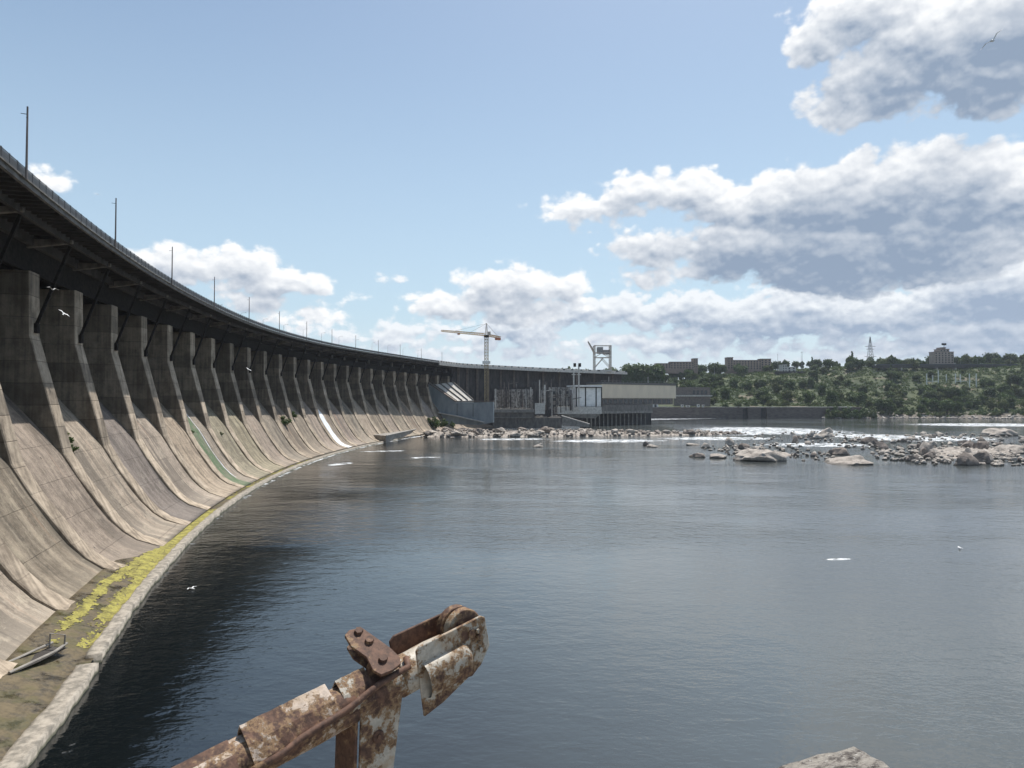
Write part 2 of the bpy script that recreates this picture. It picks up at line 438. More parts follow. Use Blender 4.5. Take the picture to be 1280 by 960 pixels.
# railing: posts, rails, mesh infill
mb = MB()
sweep(rect(-.03,.03,23.72,23.8), path, mb); sweep(rect(-.02,.02,23.2,23.25), path, mb); sweep(rect(-.02,.02,22.80,22.85), path, mb)
sweep(rect(-.008,.008,22.88,23.66), path, mb)
acc = 0
for a, c in zip(path, path[1:]):
    for t in (0,.5):
        x, y, e = (a[i]+(c[i]-a[i])*t for i in range(3))
        mb.box((x-D0.x-.05,y-D0.y-.05,22.663+e-D0.z), (x-D0.x+.05,y-D0.y+.05,23.85+e-D0.z)) if False else mb.bar(Vector((x,y,22.665+e))-D0, Vector((x,y,23.86+e))-D0, .09)
mb.build('railing', M['rail'], dam)
# far railing
dpart('far_parapet', [rect(21.6,22,22.753,23.7)], M['fascia'])
ft = [q for q in path if q[1] > 440]
fp = MB(); sweep(rect(-.7,-.06,20.8,22.62), ft, fp); fp.build('edge_beam', M['light'], dam)
for i in range(0, len(ft)-1):
    (xa,ya,za), (xb,yb,zb) = ft[i], ft[i+1]; a_ = Vector((xa,ya,22.665+za))-D0; c_ = Vector((xb,yb,22.665+zb))-D0; e_ = (c_-a_)
    b = MB(); b.bar(a_+e_*.12+Vector((0,0,.5)), a_+e_*.8+Vector((0,0,.5)), .3, 1.0); b.build('parapet_block', M['light'], dam)
# body of the dam behind the gates, and the powerhouse section past the last pier
body = []
for k in [K0-1+i*.5 for i in range(int((K1+1-K0)*2)+1)]:
    p = pol(k, 613.4); body.append((p.x, p.y, dz(min(k,24))))
mb = MB()
sweep(rect(0, 6, -22.5, 22.2), body, mb)
mb.build('headwall', M['gate'], dam)
ptail = [q for q in path if q[1] > 468]
mb = MB(); sweep(rect(6.5, 16, -22, 22.2), [(x,y,2.5) for x,y,z in ptail], mb); mb.build('powerhouse_headwall', M['soot'], dam)

q_ = [ptail[i] for i in range(1, len(ptail)-1, 2)]
for x, y, z in q_:
    b = MB(); a_ = Vector((x,y,-6))-D0; nrm = Vector((-.62,.78,0)); b.bar(a_+nrm*5.9, a_+nrm*5.9+Vector((0,0,29.5)), 1.6, 1.6); b.build('buttress', M['brown'], dam)
# deck posts
def ordinal(i): return ['first','second','third','fourth','fifth','sixth','seventh','eighth','ninth','tenth','eleventh','twelfth','thirteenth','fourteenth','fifteenth','sixteenth','seventeenth','eighteenth','nineteenth','twentieth'][i]
b = MB(); b.tube([(0,0,0),(0,0,.6),(0,0,7.4)], [.13,.12,.085], 8)
pole_me = b.mesh('deck_post', M['pole'])
b = MB(); b.bar((0,.05,6.6), (.55,.05,6.62), .05); b.box((-.03,-.22,6.2), (.03,.22,6.26)); arm_me = b.mesh('crossarm', M['dark_steel'])
b = MB(); b.tube([(0,0,0),(0,0,.6),(0,0,8.6)], [.09,.08,.05], 6); b.tube([(0,0,8.55),(-.7,0,8.95),(-1.5,0,9.0)], .04, 5); lamp_me = b.mesh('far_post', M['grey_steel'])
b = MB(); b.box((-2.0,-.12,8.93), (-1.45,.12,9.05)); lh_me = b.mesh('lamp_head', M['grey_steel'])
for i in range(13):
    k = -1.695 + 1.996*i
    o = link('deck_post', pole_me, None, pol(k, 592.1, 22.5+dz(k))); o.rotation_euler = (0,0,th(k))
    o.location = pol(k, 592.02, 22.3+dz(k))
    tag(o, 'bare grey post on the dam deck edge, %s from the left' % ordinal(i), 'post', 'posts along the dam deck edge')
    link('crossarm', arm_me, o)
for i in range(15):
    k = 4.4 + 1.3*i
    o = link('lamp_post', lamp_me, None, pol(k, 612.8, 22.75+dz(k))); o.rotation_euler = (0,0,th(k))
    tag(o, 'thin street lamp on the far side of the dam road behind the railing', 'street lamp', 'street lamps along the far side of the dam road')
    link('lamp_head', lh_me, o)
# ------------------------------------------------------------------ toe of the spillway
def arc_grid(name, m, ka, kb, rho0, rho1, zf, nu, nv, edge=None, kind=None, label=None, cat=None, smooth=True, bottom=None):
    mb = MB(); rows = []
    for i in range(nu+1):
        k = ka+(kb-ka)*i/nu; r = []
        r0, r1 = rho0(k) if callable(rho0) else rho0, rho1(k) if callable(rho1) else rho1
        for j in range(nv+1):
            t = j/nv; rho = r0+(r1-r0)*t
            p = pol(k, rho); r.append(Vector((p.x, p.y, zf(k, rho, t))))
        if bottom is not None:
            r = [Vector((r[0].x, r[0].y, bottom))] + r + [Vector((r[-1].x, r[-1].y, bottom))]
        rows.append(r)
    mb.strip(rows)
    if bottom is not None:
        for r in (rows[0], rows[-1]): mb.bm.faces.new([mb.bm.verts.new(p) for p in r])
        bmesh.ops.remove_doubles(mb.bm, verts=mb.bm.verts[:], dist=.0005)
    o = mb.build(name, m, None, smooth)
    if kind: o['kind'] = kind
    return tag(o, label, cat)
def nz(a, b_, s=1.0, o=4): return mn.fractal(Vector((a*s, b_*s, 3.1)), 1.0, 2.0, o)
m, n, b = new_mat('silted_apron')
p = n('ShaderNodeNewGeometry', out=0)
a = n.noise(p, .5, 7, .65); c = n.noise(p, 3.0, 5, .7)
col = n.mix(n.ramp(n.m('ADD', n.m('MULTIPLY', a, .6), n.m('MULTIPLY', c, .4)), .38, .62), (.034,.026,.014), (.13,.10,.055))
col = n.mix(n.m('MULTIPLY', n.ramp(n.noise(p, .35, 5, .6), .5, .6), .5), col, (.075,.07,.02))
n.set(b.inputs['Base Color'], col); n.set(b.inputs['Roughness'], n.ramp(a, .35, .55, .15, .8)); bump(n, b, c, .5, .05)
M['apron'] = m
def silt(k, r):
    a_ = sm((.8-k)/2.2); return -20.2+a_*(.36*sm((r-582.3)/1.0)+.30*max(0, r-583.4))+.04*nz(k*16,r,.4)
ap = arc_grid('apron', M['apron'], -8, 17, 589.2, lambda k: 581.3+1.25*sm((-3.1-k)/1.3), lambda k,r,t: silt(k,r) if r < 586.4 else silt(k,586.4)-.5*(r-586.4), 300, 14, kind='structure')
m, n, b = new_mat('yellow_moss')
p = n('ShaderNodeNewGeometry', out=0); a = n.noise(p, .9, 6, .65); c = n.noise(p, 6.0, 5, .7)
col = n.mix(n.ramp(n.m('ADD', n.m('MULTIPLY', a, .6), n.m('MULTIPLY', c, .4)), .38, .6), (.12,.105,.03), (.33,.30,.07))
n.set(b.inputs['Base Color'], n.mix(n.ramp(c, .3, .55, .4, 0), col, (.16,.14,.03))); b.inputs['Roughness'].default_value = .9; bump(n, b, c, .8, .06)
M['moss'] = m
# moss: a thin sheet with a ragged outline and holes
mb = MB(); rnd = random.Random(5)
def moss_sheet(ka, kb, cover, r0=582.0, r1=585.6, dk=.011, nr=26):
    nk = int((kb-ka)/dk); V = {}
    def vert(i, j):
        if (i,j) not in V:
            k = ka+i*dk; r = r0+(r1-r0)*j/nr; p = pol(k, r)
            V[i,j] = mb.bm.verts.new((p.x+rnd.uniform(-.05,.05), p.y+rnd.uniform(-.05,.05), silt(k,r)+.035+.03*nz(k*16.25*2, r*2, 1.0, 3)))
        return V[i,j]
    for i in range(nk):
        k = ka+(i+.5)*dk
        for j in range(nr):
            r = r0+(r1-r0)*(j+.5)/nr
            if cover(k, r, .55*nz(k*16.25*.5, r*1.6, .45, 4)+.45*nz(k*16.25*1.3, r*2.6, 1.0, 3)+rnd.uniform(-.09,.09)): mb.bm.faces.new((vert(i,j), vert(i+1,j), vert(i+1,j+1), vert(i,j+1)))
def cov(k, r, q):
    t = (r-582.1)/(2.2+1.0*sm((.2-k)/2))
    env = min(1, (k+2.7)/.5)*min(1, (1.9-k)/.25)
    mid = sm((-.7-k)/.9)*max(0, 1-abs(t-.52)/.30)*1.0
    return q+.46*env-mid-max(0,t-.86)*3 > .02
moss_sheet(-2.7, 1.95, cov)
moss_sheet(2.7, 8.6, lambda k, r, q: q-.10-.12*max(0, r-583.4) > .0 and r < 584.3)
tag(mb.build('moss', M['moss'], None, True), kind='stuff')
m, n, b = new_mat('weathered_lip')
p = n('ShaderNodeNewGeometry', out=0); z = n.sep(p)[2]; a = n.noise(p, 1.2, 8, .7)
col = n.mix(n.ramp(a, .35, .65), (.16,.145,.12), (.37,.33,.275))
col = n.mix(n.ramp(n.m('ADD', z, n.m('MULTIPLY', a, .4)), -20.35, -20.1, .85, 0), col, (.05,.055,.03))
n.set(b.inputs['Base Color'], col); b.inputs['Roughness'].default_value = .85; bump(n, b, a, .6, .12)
M['lip'] = m
def lip_seg(ka, kb, label, extra=0):
    fo = lambda k: 580.85+1.25*sm((-3.1-k)/1.3)+.22*nz(k*16.25, 1.0, .25, 4)+.12*nz(k*16.25, 9.0, 1.3, 3) - extra
    fi = lambda k: 581.95+.95*sm((-3.1-k)/1.3)+.16*nz(k*16.25, 5.0, .5, 4)+extra*.2
    o = arc_grid('apron_lip', M['lip'], ka, kb, fo, fi, lambda k,r,t: -19.93+.025*nz(k*16.25, r*2, .4, 4)-.04*(2*t-1)**4, int((kb-ka)*40)+4, 6, bottom=-22.5, label=label, cat='kerb')
    return o
lip_seg(-8, -2.98, 'rough pale concrete kerb nearest the camera, beyond the broken gap', .25)
lip_seg(-2.86, 16.2, 'long pale concrete kerb curving along the dam toe beside the water')
# platform at the far end of the apron
pl = [Vector((-61.5,327,0)), Vector((-56,428,0)), Vector((-72,431,0)), Vector((-78,345,0))]
mb = MB(); mb.prism([Vector((p.x,p.y,-22.5)) for p in pl], (0,0,5.3))
o = mb.build('landing', M['old_conc']); tag(o, 'low concrete platform with a straight wall at the far foot of the spillway', 'platform')
b = MB(); b.bar((-61.2,327,-17.05), (-55.7,428,-17.0), .5, .3); b.build('coping', M['light'], o)

# water on the spillway
def slope_sheet(name, k, yf, m, z0, z1, lift=.08, n_=5):
    b = MB(); rows = []
    pr = []
    for (xa, za), (xb, zb) in zip(prof_p[3:], prof_p[4:]):
        for i in range(4): pr.append((xa+(xb-xa)*i/4, za+(zb-za)*i/4))
    pr.append(prof_p[-1])
    for x, z in pr:
        if z > z0 or z < z1: continue
        y0, y1 = yf(z)
        rows.append([pol(k, 600+x-lift, z+lift) + Vector((-math.sin(th(k)), math.cos(th(k)), 0))*(y0+(y1-y0)*j/n_) for j in range(n_+1)])
    b.strip(rows); return b.build(name, m, None, True)
m, n, b = new_mat('white_water')
p = n('ShaderNodeNewGeometry', out=0); x, y, z = n.sep(p)
a = n.noise(n.comb(n.m('MULTIPLY', x, .3), n.m('MULTIPLY', y, 1.2), n.m('MULTIPLY', z, .15)), 2.0, 6, .65)
n.set(b.inputs['Base Color'], n.mix(n.ramp(a, .3, .6), (.5,.54,.57), (.86,.88,.9))); b.inputs['Roughness'].default_value = .5; bump(n, b, a, .8, .2)
M['foam'] = m
w_ = slope_sheet('waterfall', 12.4, lambda z: (1.7-1.2*min(1,max(0,(2-z)/20))+.25*math.sin(z*1.3), 6.2), M['foam'], 2.0, -20.4, .15)
tag(w_, 'wide white sheet of water running down the far spillway slope', 'waterfall')
w_ = slope_sheet('water_stream', 4.4, lambda z: (-.35+.12*math.sin(z*.9)+.25*mn.noise(Vector((z*.7,0,0))), .0+.15*mn.noise(Vector((z*.9,4,0)))+.08*math.sin(z)), M['foam'], .5, -18.8, .06, 2)
tag(w_, 'thin white stream running beside the green algae on the spillway', 'stream')

# ------------------------------------------------------------------ water
def ell(n, x, y, cx, cy, rx, ry, ang=0.0):
    ca, sa = math.cos(ang), math.sin(ang)
    dx = n.m('SUBTRACT', x, cx); dy = n.m('SUBTRACT', y, cy)
    u = n.m('DIVIDE', n.m('ADD', n.m('MULTIPLY', dx, ca), n.m('MULTIPLY', dy, sa)), rx)
    v = n.m('DIVIDE', n.m('SUBTRACT', n.m('MULTIPLY', dy, ca), n.m('MULTIPLY', dx, sa)), ry)
    return n.m('SUBTRACT', 1.0, n.m('SQRT', n.m('ADD', n.m('MULTIPLY', u, u), n.m('MULTIPLY', v, v))))
m, n, b = new_mat('river_water')
p = n('ShaderNodeNewGeometry', out=0); x, y, z = n.sep(p)
foam_regions = []
for (px, py, rx, ry, ang) in [(960,538,75,95,.1),(900,541,45,50,.0),(1085,545,45,36,.3),(1245,531,110,60,0),(1150,548,65,40,.2),(1020,556,40,22,.0),(640,549,30,12,.1),(760,551,45,20,.1),(900,548,50,24,.1),(480,564,15,4.5,.25),(425,580,9,4,1.1),(530,572,9,4,.3),(1050,699,3.0,.8,.1)]:
    q = onz(px, py); foam_regions.append((q.x, q.y, rx, ry, ang))
tot = None
for q in foam_regions:
    e = ell(n, x, y, *q); tot = e if tot is None else n.m('MAXIMUM', tot, e)
ddx = n.m('SUBTRACT', x, CX); ddy = n.m('SUBTRACT', y, CY)
rho = n.m('SQRT', n.m('ADD', n.m('MULTIPLY', ddx, ddx), n.m('MULTIPLY', ddy, ddy)))
edge = n.m('MULTIPLY', n.ramp(rho, 578.2, 580.6), n.ramp(y, 60., 230., .2, .85))
fn = n.noise(n.v('MULTIPLY', p, (.8,1.0,1)), .30, 9, .72)
fn = n.m('ADD', n.m('MULTIPLY', fn, .6), n.m('MULTIPLY', n.noise(p, 1.3, 6, .7), .4))
fm = n.ramp(n.m('ADD', n.m('MULTIPLY', n.m('MINIMUM', n.m('MAXIMUM', tot, 0.0), .5), .40), n.m('MULTIPLY', fn, 1.0)), .65, .75)
fm = n.m('MULTIPLY', fm, n.ramp(tot, 0.0, .2))
fe = n.m('MULTIPLY', n.ramp(n.m('ADD', n.noise(p, .5, 8, .7), n.m('MULTIPLY', edge, .22)), .66, .74), edge)
fm = n.m('MAXIMUM', fm, fe)
wind = n.ramp(n.noise(n.v('MULTIPLY', p, (.55,1,1)), .016, 4, .55), .38, .62)
reach = n.ramp(n.m('ADD', rho, n.m('MULTIPLY', n.noise(p, .05, 3), 16.0)), 530., 588.)  # darkens the water colour towards the dam, painting in its dark reflection
n.set(b.inputs['Base Color'], n.mix(fm, n.mix(reach, (.080,.089,.087), (.004,.006,.007)), (.72,.75,.77)))
n.set(b.inputs['Roughness'], n.ramp(fm, 0, 1, .06, .8))
b.inputs['IOR'].default_value = 1.7
wv = n.v('MULTIPLY', p, (.75,1.25,1))
h1 = n.noise(wv, .55, 3, .5, dist=.4); h2 = n.noise(wv, 1.9, 3, .55); h3 = n.noise(wv, .12, 2, .5)
h = n.m('ADD', n.m('MULTIPLY', h1, 1.0), n.m('ADD', n.m('MULTIPLY', h2, .42), n.m('MULTIPLY', h3, 1.3)))
h = n.m('MULTIPLY', h, n.ramp(wind, 0, 1, .4, 1.25))
h = n.m('ADD', h, n.m('MULTIPLY', n.m('MULTIPLY', fm, fn), 1.2))
bump(n, b, h, 1.0, .14)
M['water'] = m
mb = MB()
mb.strip([[(-3000,-900,WZ),(4500,-900,WZ)],[(-3000,9000,WZ),(4500,9000,WZ)]])
tag(mb.build('river_water', M['water']), kind='structure')

# ------------------------------------------------------------------ far bank terrain
m, n, b = new_mat('hillside')
p = n('ShaderNodeNewGeometry', out=0)
a = n.noise(p, .02, 6, .62); c = n.noise(p, .25, 6, .65)
col = n.mix(n.ramp(n.m('ADD', n.m('MULTIPLY', a, .6), n.m('MULTIPLY', c, .4)), .4, .6), (.026,.043,.014), (.065,.08,.027))
col = n.mix(n.m('MULTIPLY', n.ramp(n.noise(p, .035, 5, .6), .56, .64), .8), col, (.19,.155,.11))
z = n.sep(p)[2]
col = n.mix(n.ramp(n.m('ADD', z, n.m('MULTIPLY', c, 6.0)), -14., -9., .9, 0), col, (.15,.125,.105))
n.set(b.inputs['Base Color'], col); b.inputs['Roughness'].default_value = .9; bump(n, b, c, .8, .8)
M['hill'] = m
def shore(x):
    """y of the far shoreline"""
    return 770 + (0 if x < 480 else -.22*(x-480)) + 9*mn.noise(Vector((x*.012,0,0)))*(1 if x > 400 else .2)
def crest(x):
    return 24 + 27*sm((x-150)/330.) + 5*mn.noise(Vector((x*.006, 5, 0)))
def hz(x, y):
    s = y - shore(x)
    if s < 0: return WZ-2+max(-4, s*.5)
    base = -7.5 if x < 395 else -7.5-11*sm((x-395)/60)
    t = s/290.
    h = base + (crest(x)-base)*sm(t*.92+.04)*(1 if t < 1 else 1)
    if s < 14 and x >= 395: h = WZ-1.5+(h-WZ+1.5)*s/14
    h += 3.5*mn.fractal(Vector((x*.018, y*.018, 0)), 1, 2, 4)*min(1, s/40)
    return h
mb = MB(); rows = []
ys = [0,2,6,10,14,20]+[20+11*i for i in range(1,34)]+[420,480,600,900,1600,5000]
for i in range(200):
    x = -420+i*11.0
    rows.append([Vector((x, shore(x)+s+1.2, hz(x, shore(x)+s+.01) if s <= 600 else crest(x)+3)) for s in ys])
mb.strip(rows); tag(mb.build('hillside', M['hill'], None, True), kind='structure')
def ground(x, y): return hz(x, y-1.2)
def ghit(px, py):
    """where the sight line of photo pixel (px,py) meets the far hillside"""
    d = 760.
    while d < 1400:
        p = at(px, py, d)
        if p.z <= ground(p.x, p.y): return p
        d += 1.5
    return at(px, py, 1060.)

# quay wall
qa, qb = at(812, 523, 768), at(1080, 523, 768)
Q = [(qa.x, 766.5), (qb.x, 766.0)]
qw = empty('quay_wall', ((qa.x+qb.x)/2, 766, WZ), 0, 'long dark stone quay wall with two dark niches on the far bank', 'wall')
def qp(name, m, boxes):
    mb = MB()
    for a, c in boxes: mb.box(Vector(a)-qw.location, Vector(c)-qw.location)
    return mb.build(name, m, qw)
xs = [qa.x, at(928.5,520,766).x, at(935,520,766).x, at(951,520,766).x, at(958.5,520,766).x, qb.x]
qp('masonry', M['quay'], [((xs[0],766,-23),(xs[1],774,-8.6)), ((xs[2],766,-23),(xs[3],774,-8.6)), ((xs[4],766,-23),(xs[5],774,-8.6))])
qp('niche', M['soot'], [((xs[1],768.5,-23),(xs[2],774,-8.8)), ((xs[3],768.5,-23),(xs[4],774,-8.8))])
qp('coping', M['brown'], [((xs[0],765.6,-8.597),(xs[-1],774.4,-7.9)), ((xs[0],765.7,-14.8),(xs[1],766.0,-14.3)), ((xs[4],765.7,-14.8),(xs[5],766.0,-14.3))])

# ------------------------------------------------------------------ powerhouse side structures
def T(o): return lambda p: Vector(p)-Vector(o.location)
# training wall
A, B_ = Vector((-53,450.5,0)), Vector((-12.5,436,0))
tw = empty('training_wall', (-33,443,WZ), 0, 'blue grey concrete wall sloping down from the dam to the rocks', 'wall')
def onplane(px, py):
    c, s = math.cos(PITCH), math.sin(PITCH); a = (px-640)/F; bb = -(py-480)/F
    r = Vector((a, c-bb*s, s+bb*c)); u = (B_-A).normalized(); nn = Vector((-u.y, u.x, 0))
    return r*(nn.dot(A)/nn.dot(r))
nn = Vector((.34,.94,0)).normalized()
mb = MB(); L = T(tw)
mb.prism([L(onplane(*q)) for q in [(532.5,477.5),(569,502.5),(590,503.2),(616.3,502.5),(616.3,528),(600,531),(560,530),(532.5,527)]], nn*2.2)
mb.build('wall_body', M['blue_wall'], tw, bevel=.05)
mb = MB()
for q0, q1 in [((532.7,477.5),(569,502.2)),((569,502.2),(616.3,502.2))]:
    a, c = L(onplane(*q0)), L(onplane(*q1)); mb.bar(a+nn*1.1+Vector((0,0,.35)), c+nn*1.1+Vector((0,0,.35)), 2.7, .6)
mb.build('coping', M['brown'], tw)
mb = MB()
for px in (571.5, 591.5): a = L(onplane(px, 503.5)); mb.bar(a-nn*.12+Vector((0,0,-.6)), a-nn*.12+Vector((0,0,-9)), .25)
mb.build('joint', M['dark_steel'], tw)
mb = MB(); pts = [(531,503),(537,509),(543,513.5),(552,516.5),(570,519.5),(590,524),(606,527.5)]
for a, c in zip(pts, pts[1:]): mb.bar(L(onplane(*a))-nn*1.6, L(onplane(*c))-nn*1.6, 2.6, .55)
mb.build('ledge', M['light'], tw)
# sloped slab behind it with ribs
slab = empty('sloping_slab', (-20,468,0), 0, 'sunlit sloping concrete slab with raised ribs behind the blue grey wall', 'slab')
L = T(slab); mb = MB(); mr = MB()
def offp(px, py, off):
    c, s_ = math.cos(PITCH), math.sin(PITCH); a = (px-640)/F; bb = -(py-480)/F
    r = Vector((a, c-bb*s_, s_+bb*c)); return r*(nn.dot(A+nn*off)/nn.dot(r))
c00, c01, c10, c11 = offp(541,481,2.6), offp(570,501.8,2.6), offp(566,477.5,16), offp(592,500.2,16)
def sp(u, t): return (c00+(c10-c00)*u)*(1-t)+(c01+(c11-c01)*u)*t
mb.strip([[L(sp(i/10., j/6.)) for j in range(7)] for i in range(11)])
ex = bmesh.ops.extrude_face_region(mb.bm, geom=mb.bm.faces[:]); bmesh.ops.translate(mb.bm, vec=(0,0,-1.5), verts=[v for v in ex['geom'] if isinstance(v, bmesh.types.BMVert)])
mb.build('slab', M['light'], slab)
for i in range(4): mr.bar(L(sp(.04+.31*i, 0))+Vector((0,0,.35)), L(sp(.04+.31*i, 1))+Vector((0,0,.35)), .8, .8)
mr.build('ribs', M['grimy'], slab)

# helper: upright wall between two ground points
def wall_quad(mb, L, a, c, z0, z1, th_=.6, off=0.0):
    a, c = Vector((a[0],a[1],0)), Vector((c[0],c[1],0)); u = (c-a).normalized(); nrm = Vector((-u.y,u.x,0))
    if nrm.y < 0: nrm = -nrm
    a += nrm*off; c += nrm*off
    mb.prism([L(Vector((a.x,a.y,z0))), L(Vector((c.x,c.y,z0))), L(Vector((c.x,c.y,z1))), L(Vector((a.x,a.y,z1)))], nrm*th_)
def zat(py, d): return at(640, py, d).z
# ruined powerhouse
ph = empty('powerhouse_ruin', at(665, 515, 480), 0, 'burnt out power house with bare columns and sooty walls under the road deck', 'power station')
L = T(ph); d = 480.
def fr(px, dd=d): p = at(px, 500, dd); return (p.x, p.y)
mb = MB(); mb.box(L((fr(616)[0],480,-20)), L((fr(702)[0],492,zat(522,480)))); mb.box(L((fr(617)[0],478.6,zat(522,480)+.003)), L((fr(668)[0],490,zat(515.5,480)))); mb.build('base_wall', M['grimy'], ph)
mb = MB(); mb.box(L((fr(615)[0],477,zat(515.5,480)+.003)), L((fr(667.5)[0],492,zat(511.3,480)))); mb.box(L((fr(617)[0],477.6,zat(522.6,480))), L((fr(664)[0],480,zat(521.6,480)))); mb.build('slab', M['old_conc'], ph)
rr = random.Random(3)
mb = MB(); wall_quad(mb, L, fr(618,493), fr(670,505), zat(511,500), zat(486.5,500)); mb.build('rear_wall', M['ruin'], ph)
mb = MB(); wall_quad(mb, L, fr(676,515), fr(722,520), zat(512,515), zat(484,515)); mb.build('pale_wall', M['ruin'], ph)
for i in range(5):
    for j in range(3):
        px = 683+i*8.2; y0 = 489+j*8.5; a = fr(px,513.5); c = fr(px+3.3,513.8); mb = MB()
        wall_quad(mb, L, a, c, zat(y0+3.6,514), zat(y0,514), .5); mb.build('window', M['glass'], ph)
for px, y0, y1, w, mt in [(619.5,486,512,1.0,'light'),(632,485,512,.6,'soot'),(638.5,484,512,.6,'soot'),(652,484,510,.6,'soot'),(658.5,483,510,.7,'soot'),(663.5,484,496,.9,'light'),(669,478,516,3.0,'soot'),(674.5,475,496,.9,'light'),(681,481,506,1.1,'light'),(684.5,480,522,1.6,'soot'),(690,490,521,.6,'light'),(695,492,515,.7,'soot'),(701,488,516,.6,'soot'),(707.5,487,513,.5,'soot')]:
    b = MB(); p = at(px, y1, 486); q = at(px, y0, 486); b.bar(L(p), L(Vector((p.x,p.y,q.z))), w, w); b.build('column', M[mt], ph)
mb = MB(); p = at(669,505,487); mb.box(L((fr(668.5)[0],476.5,zat(517.5,480))), L((fr(681)[0],479,zat(504,480)))); mb.build('broken_block', M['light'], ph)
mb = MB()
for i in range(60):
    px = rr.uniform(622,700); p = at(px, 511, rr.uniform(481,492)); s_ = rr.uniform(.4,1.5)
    z0 = zat(511.3,480) if px < 667 else zat(522,480)
    mb.bar(L((p.x-s_,p.y,z0+.3)), L((p.x+s_*rr.random(),p.y+s_,z0+.3+rr.random()*s_*.8)), .6, .5)
o = mb.build('rubble', M['old_conc'], ph); o['kind'] = 'stuff'
mb = MB(); mb.prism([L(at(703,520,470)), L(at(737,530.5,466)), L(at(737,534,466)), L(at(703,532,470))], (0,2,0)); mb.build('ramp_wall', M['old_conc'], ph)
mb = MB(); mb.bar(L(at(702,519.6,471)), L(at(737,530,467)), 2.4, .5); mb.build('ramp_coping', M['light'], ph)
for i in range(11):
    px = rr.uniform(622,668); b = MB(); p = at(px, 511, 491); b.bar(L(p), L((p.x,p.y,zat(rr.uniform(476,496),491))), rr.uniform(.35,.8)); b.build('column', M[rr.choice(['soot','soot','brown'])], ph)
for i in range(10):
    px = rr.uniform(670,716); b = MB(); p = at(px, 513, 497); b.bar(L(p), L((p.x,p.y,zat(rr.uniform(472,498),497))), rr.uniform(.35,.9)); b.build('column', M[rr.choice(['soot','brown','light'])], ph)
b = MB(); b.bar(L(at(618,486,492)), L(at(668,485,492)), .9, 1.2); b.build('lintel', M['soot'], ph)
for i in range(34):
    px = rr.uniform(620, 716); dd = rr.uniform(478, 493); y0 = rr.uniform(479, 500); p = at(px, y0, dd); b = MB()
    if rr.random() < .6: b.bar(L(p), L((p.x+rr.uniform(-.5,.5), p.y, zat(rr.uniform(506,516), dd))), rr.uniform(.2,.5))
    else: b.bar(L(p), L((p.x+rr.uniform(2,7), p.y+rr.uniform(-.5,.5), p.z+rr.uniform(-1.5,1.5))), rr.uniform(.2,.5))
    b.build('bent_beam', M[rr.choice(['soot','brown','light','grimy','rail'])], ph)
# lattice posts
for i, (px, y0) in enumerate([(717.2,462),(723.6,455.5)]):
    g = empty('portal_post', at(px,513,497), 0, ['shorter pale portal post left of the taller one by the white hall','taller pale portal post carrying the dark cabinets by the white hall'][i], 'post', 'pale portal posts by the power house')
    L = T(g); b = MB(); p = at(px,513,497); q = at(px,y0,497)
    b.bar(L(p), L((p.x,p.y,q.z)), 1.1, 1.1); b.build('shaft', M['light'], g)
    b = MB(); z = at(px,468.3,497).z; b.bar(L((p.x-1.6,p.y-.8,z)), L((p.x+1.6,p.y-.8,z)), .5, .6); b.build('crossarm', M['light'], g)
    if i:
        b = MB()
        for dx in (-3.9,-.2): b.box(L((p.x+dx,p.y-.7,at(px,458.5,497).z)), L((p.x+dx+1.9,p.y+1.2,at(px,454,497).z)))
        b.build('cabinet', M['dark_steel'], g)
# white panel hall
wh = empty('panel_hall', at(736,510,505), 0, 'white panelled hall with dark posts and a pale flat roof', 'hall')
L = T(wh); mb = MB(); a, c = fr(720.5,505), fr(752,512)
wall_quad(mb, L, a, c, zat(508,505), zat(483.5,505), 14); mb.build('white_panels', M['white'], wh)
mb = MB()
for t in (0,.36,.78,1.0):
    x, y = a[0]+(c[0]-a[0])*t, a[1]+(c[1]-a[1])*t; mb.box(L((x-.4,y-.35,zat(508.5,505))), L((x+.4,y-.004,zat(484,505))))
mb.build('posts', M['dark_steel'], wh)
mb = MB(); wall_quad(mb, L, fr(719.6,503), fr(752.4,510), zat(483.4,505)+.003, zat(481.4,505), 17); mb.build('roof', M['white'], wh)
mb = MB(); wall_quad(mb, L, fr(719.6,503.2), fr(752.4,510.2), zat(484.6,505), zat(483.4,505), .3); mb.build('eaves', M['dark_steel'], wh)
mb = MB(); wall_quad(mb, L, fr(697,495), fr(752,505), zat(517.5,497), zat(508.5,497), 8); mb.build('balcony', M['light'], wh)
mb = MB(); mb.prism([L(at(702,517.6,497)), L(at(752,516.9,505)), L(at(744,523,505)), L(at(706,521.6,499))], (0,7,0)); mb.build('balcony_soffit', M['old_conc'], wh)
mb = MB()
for i in range(12):
    px = 699+i*4.5; p = at(px,508.4,496.4+i*.9); mb.bar(L(p), L(p+Vector((0,0,1.2))), .12)
mb.bar(L(at(698,506.4,496.2)), L(at(752,506.2,505.6)), .12); mb.build('balustrade', M['dark_steel'], wh)
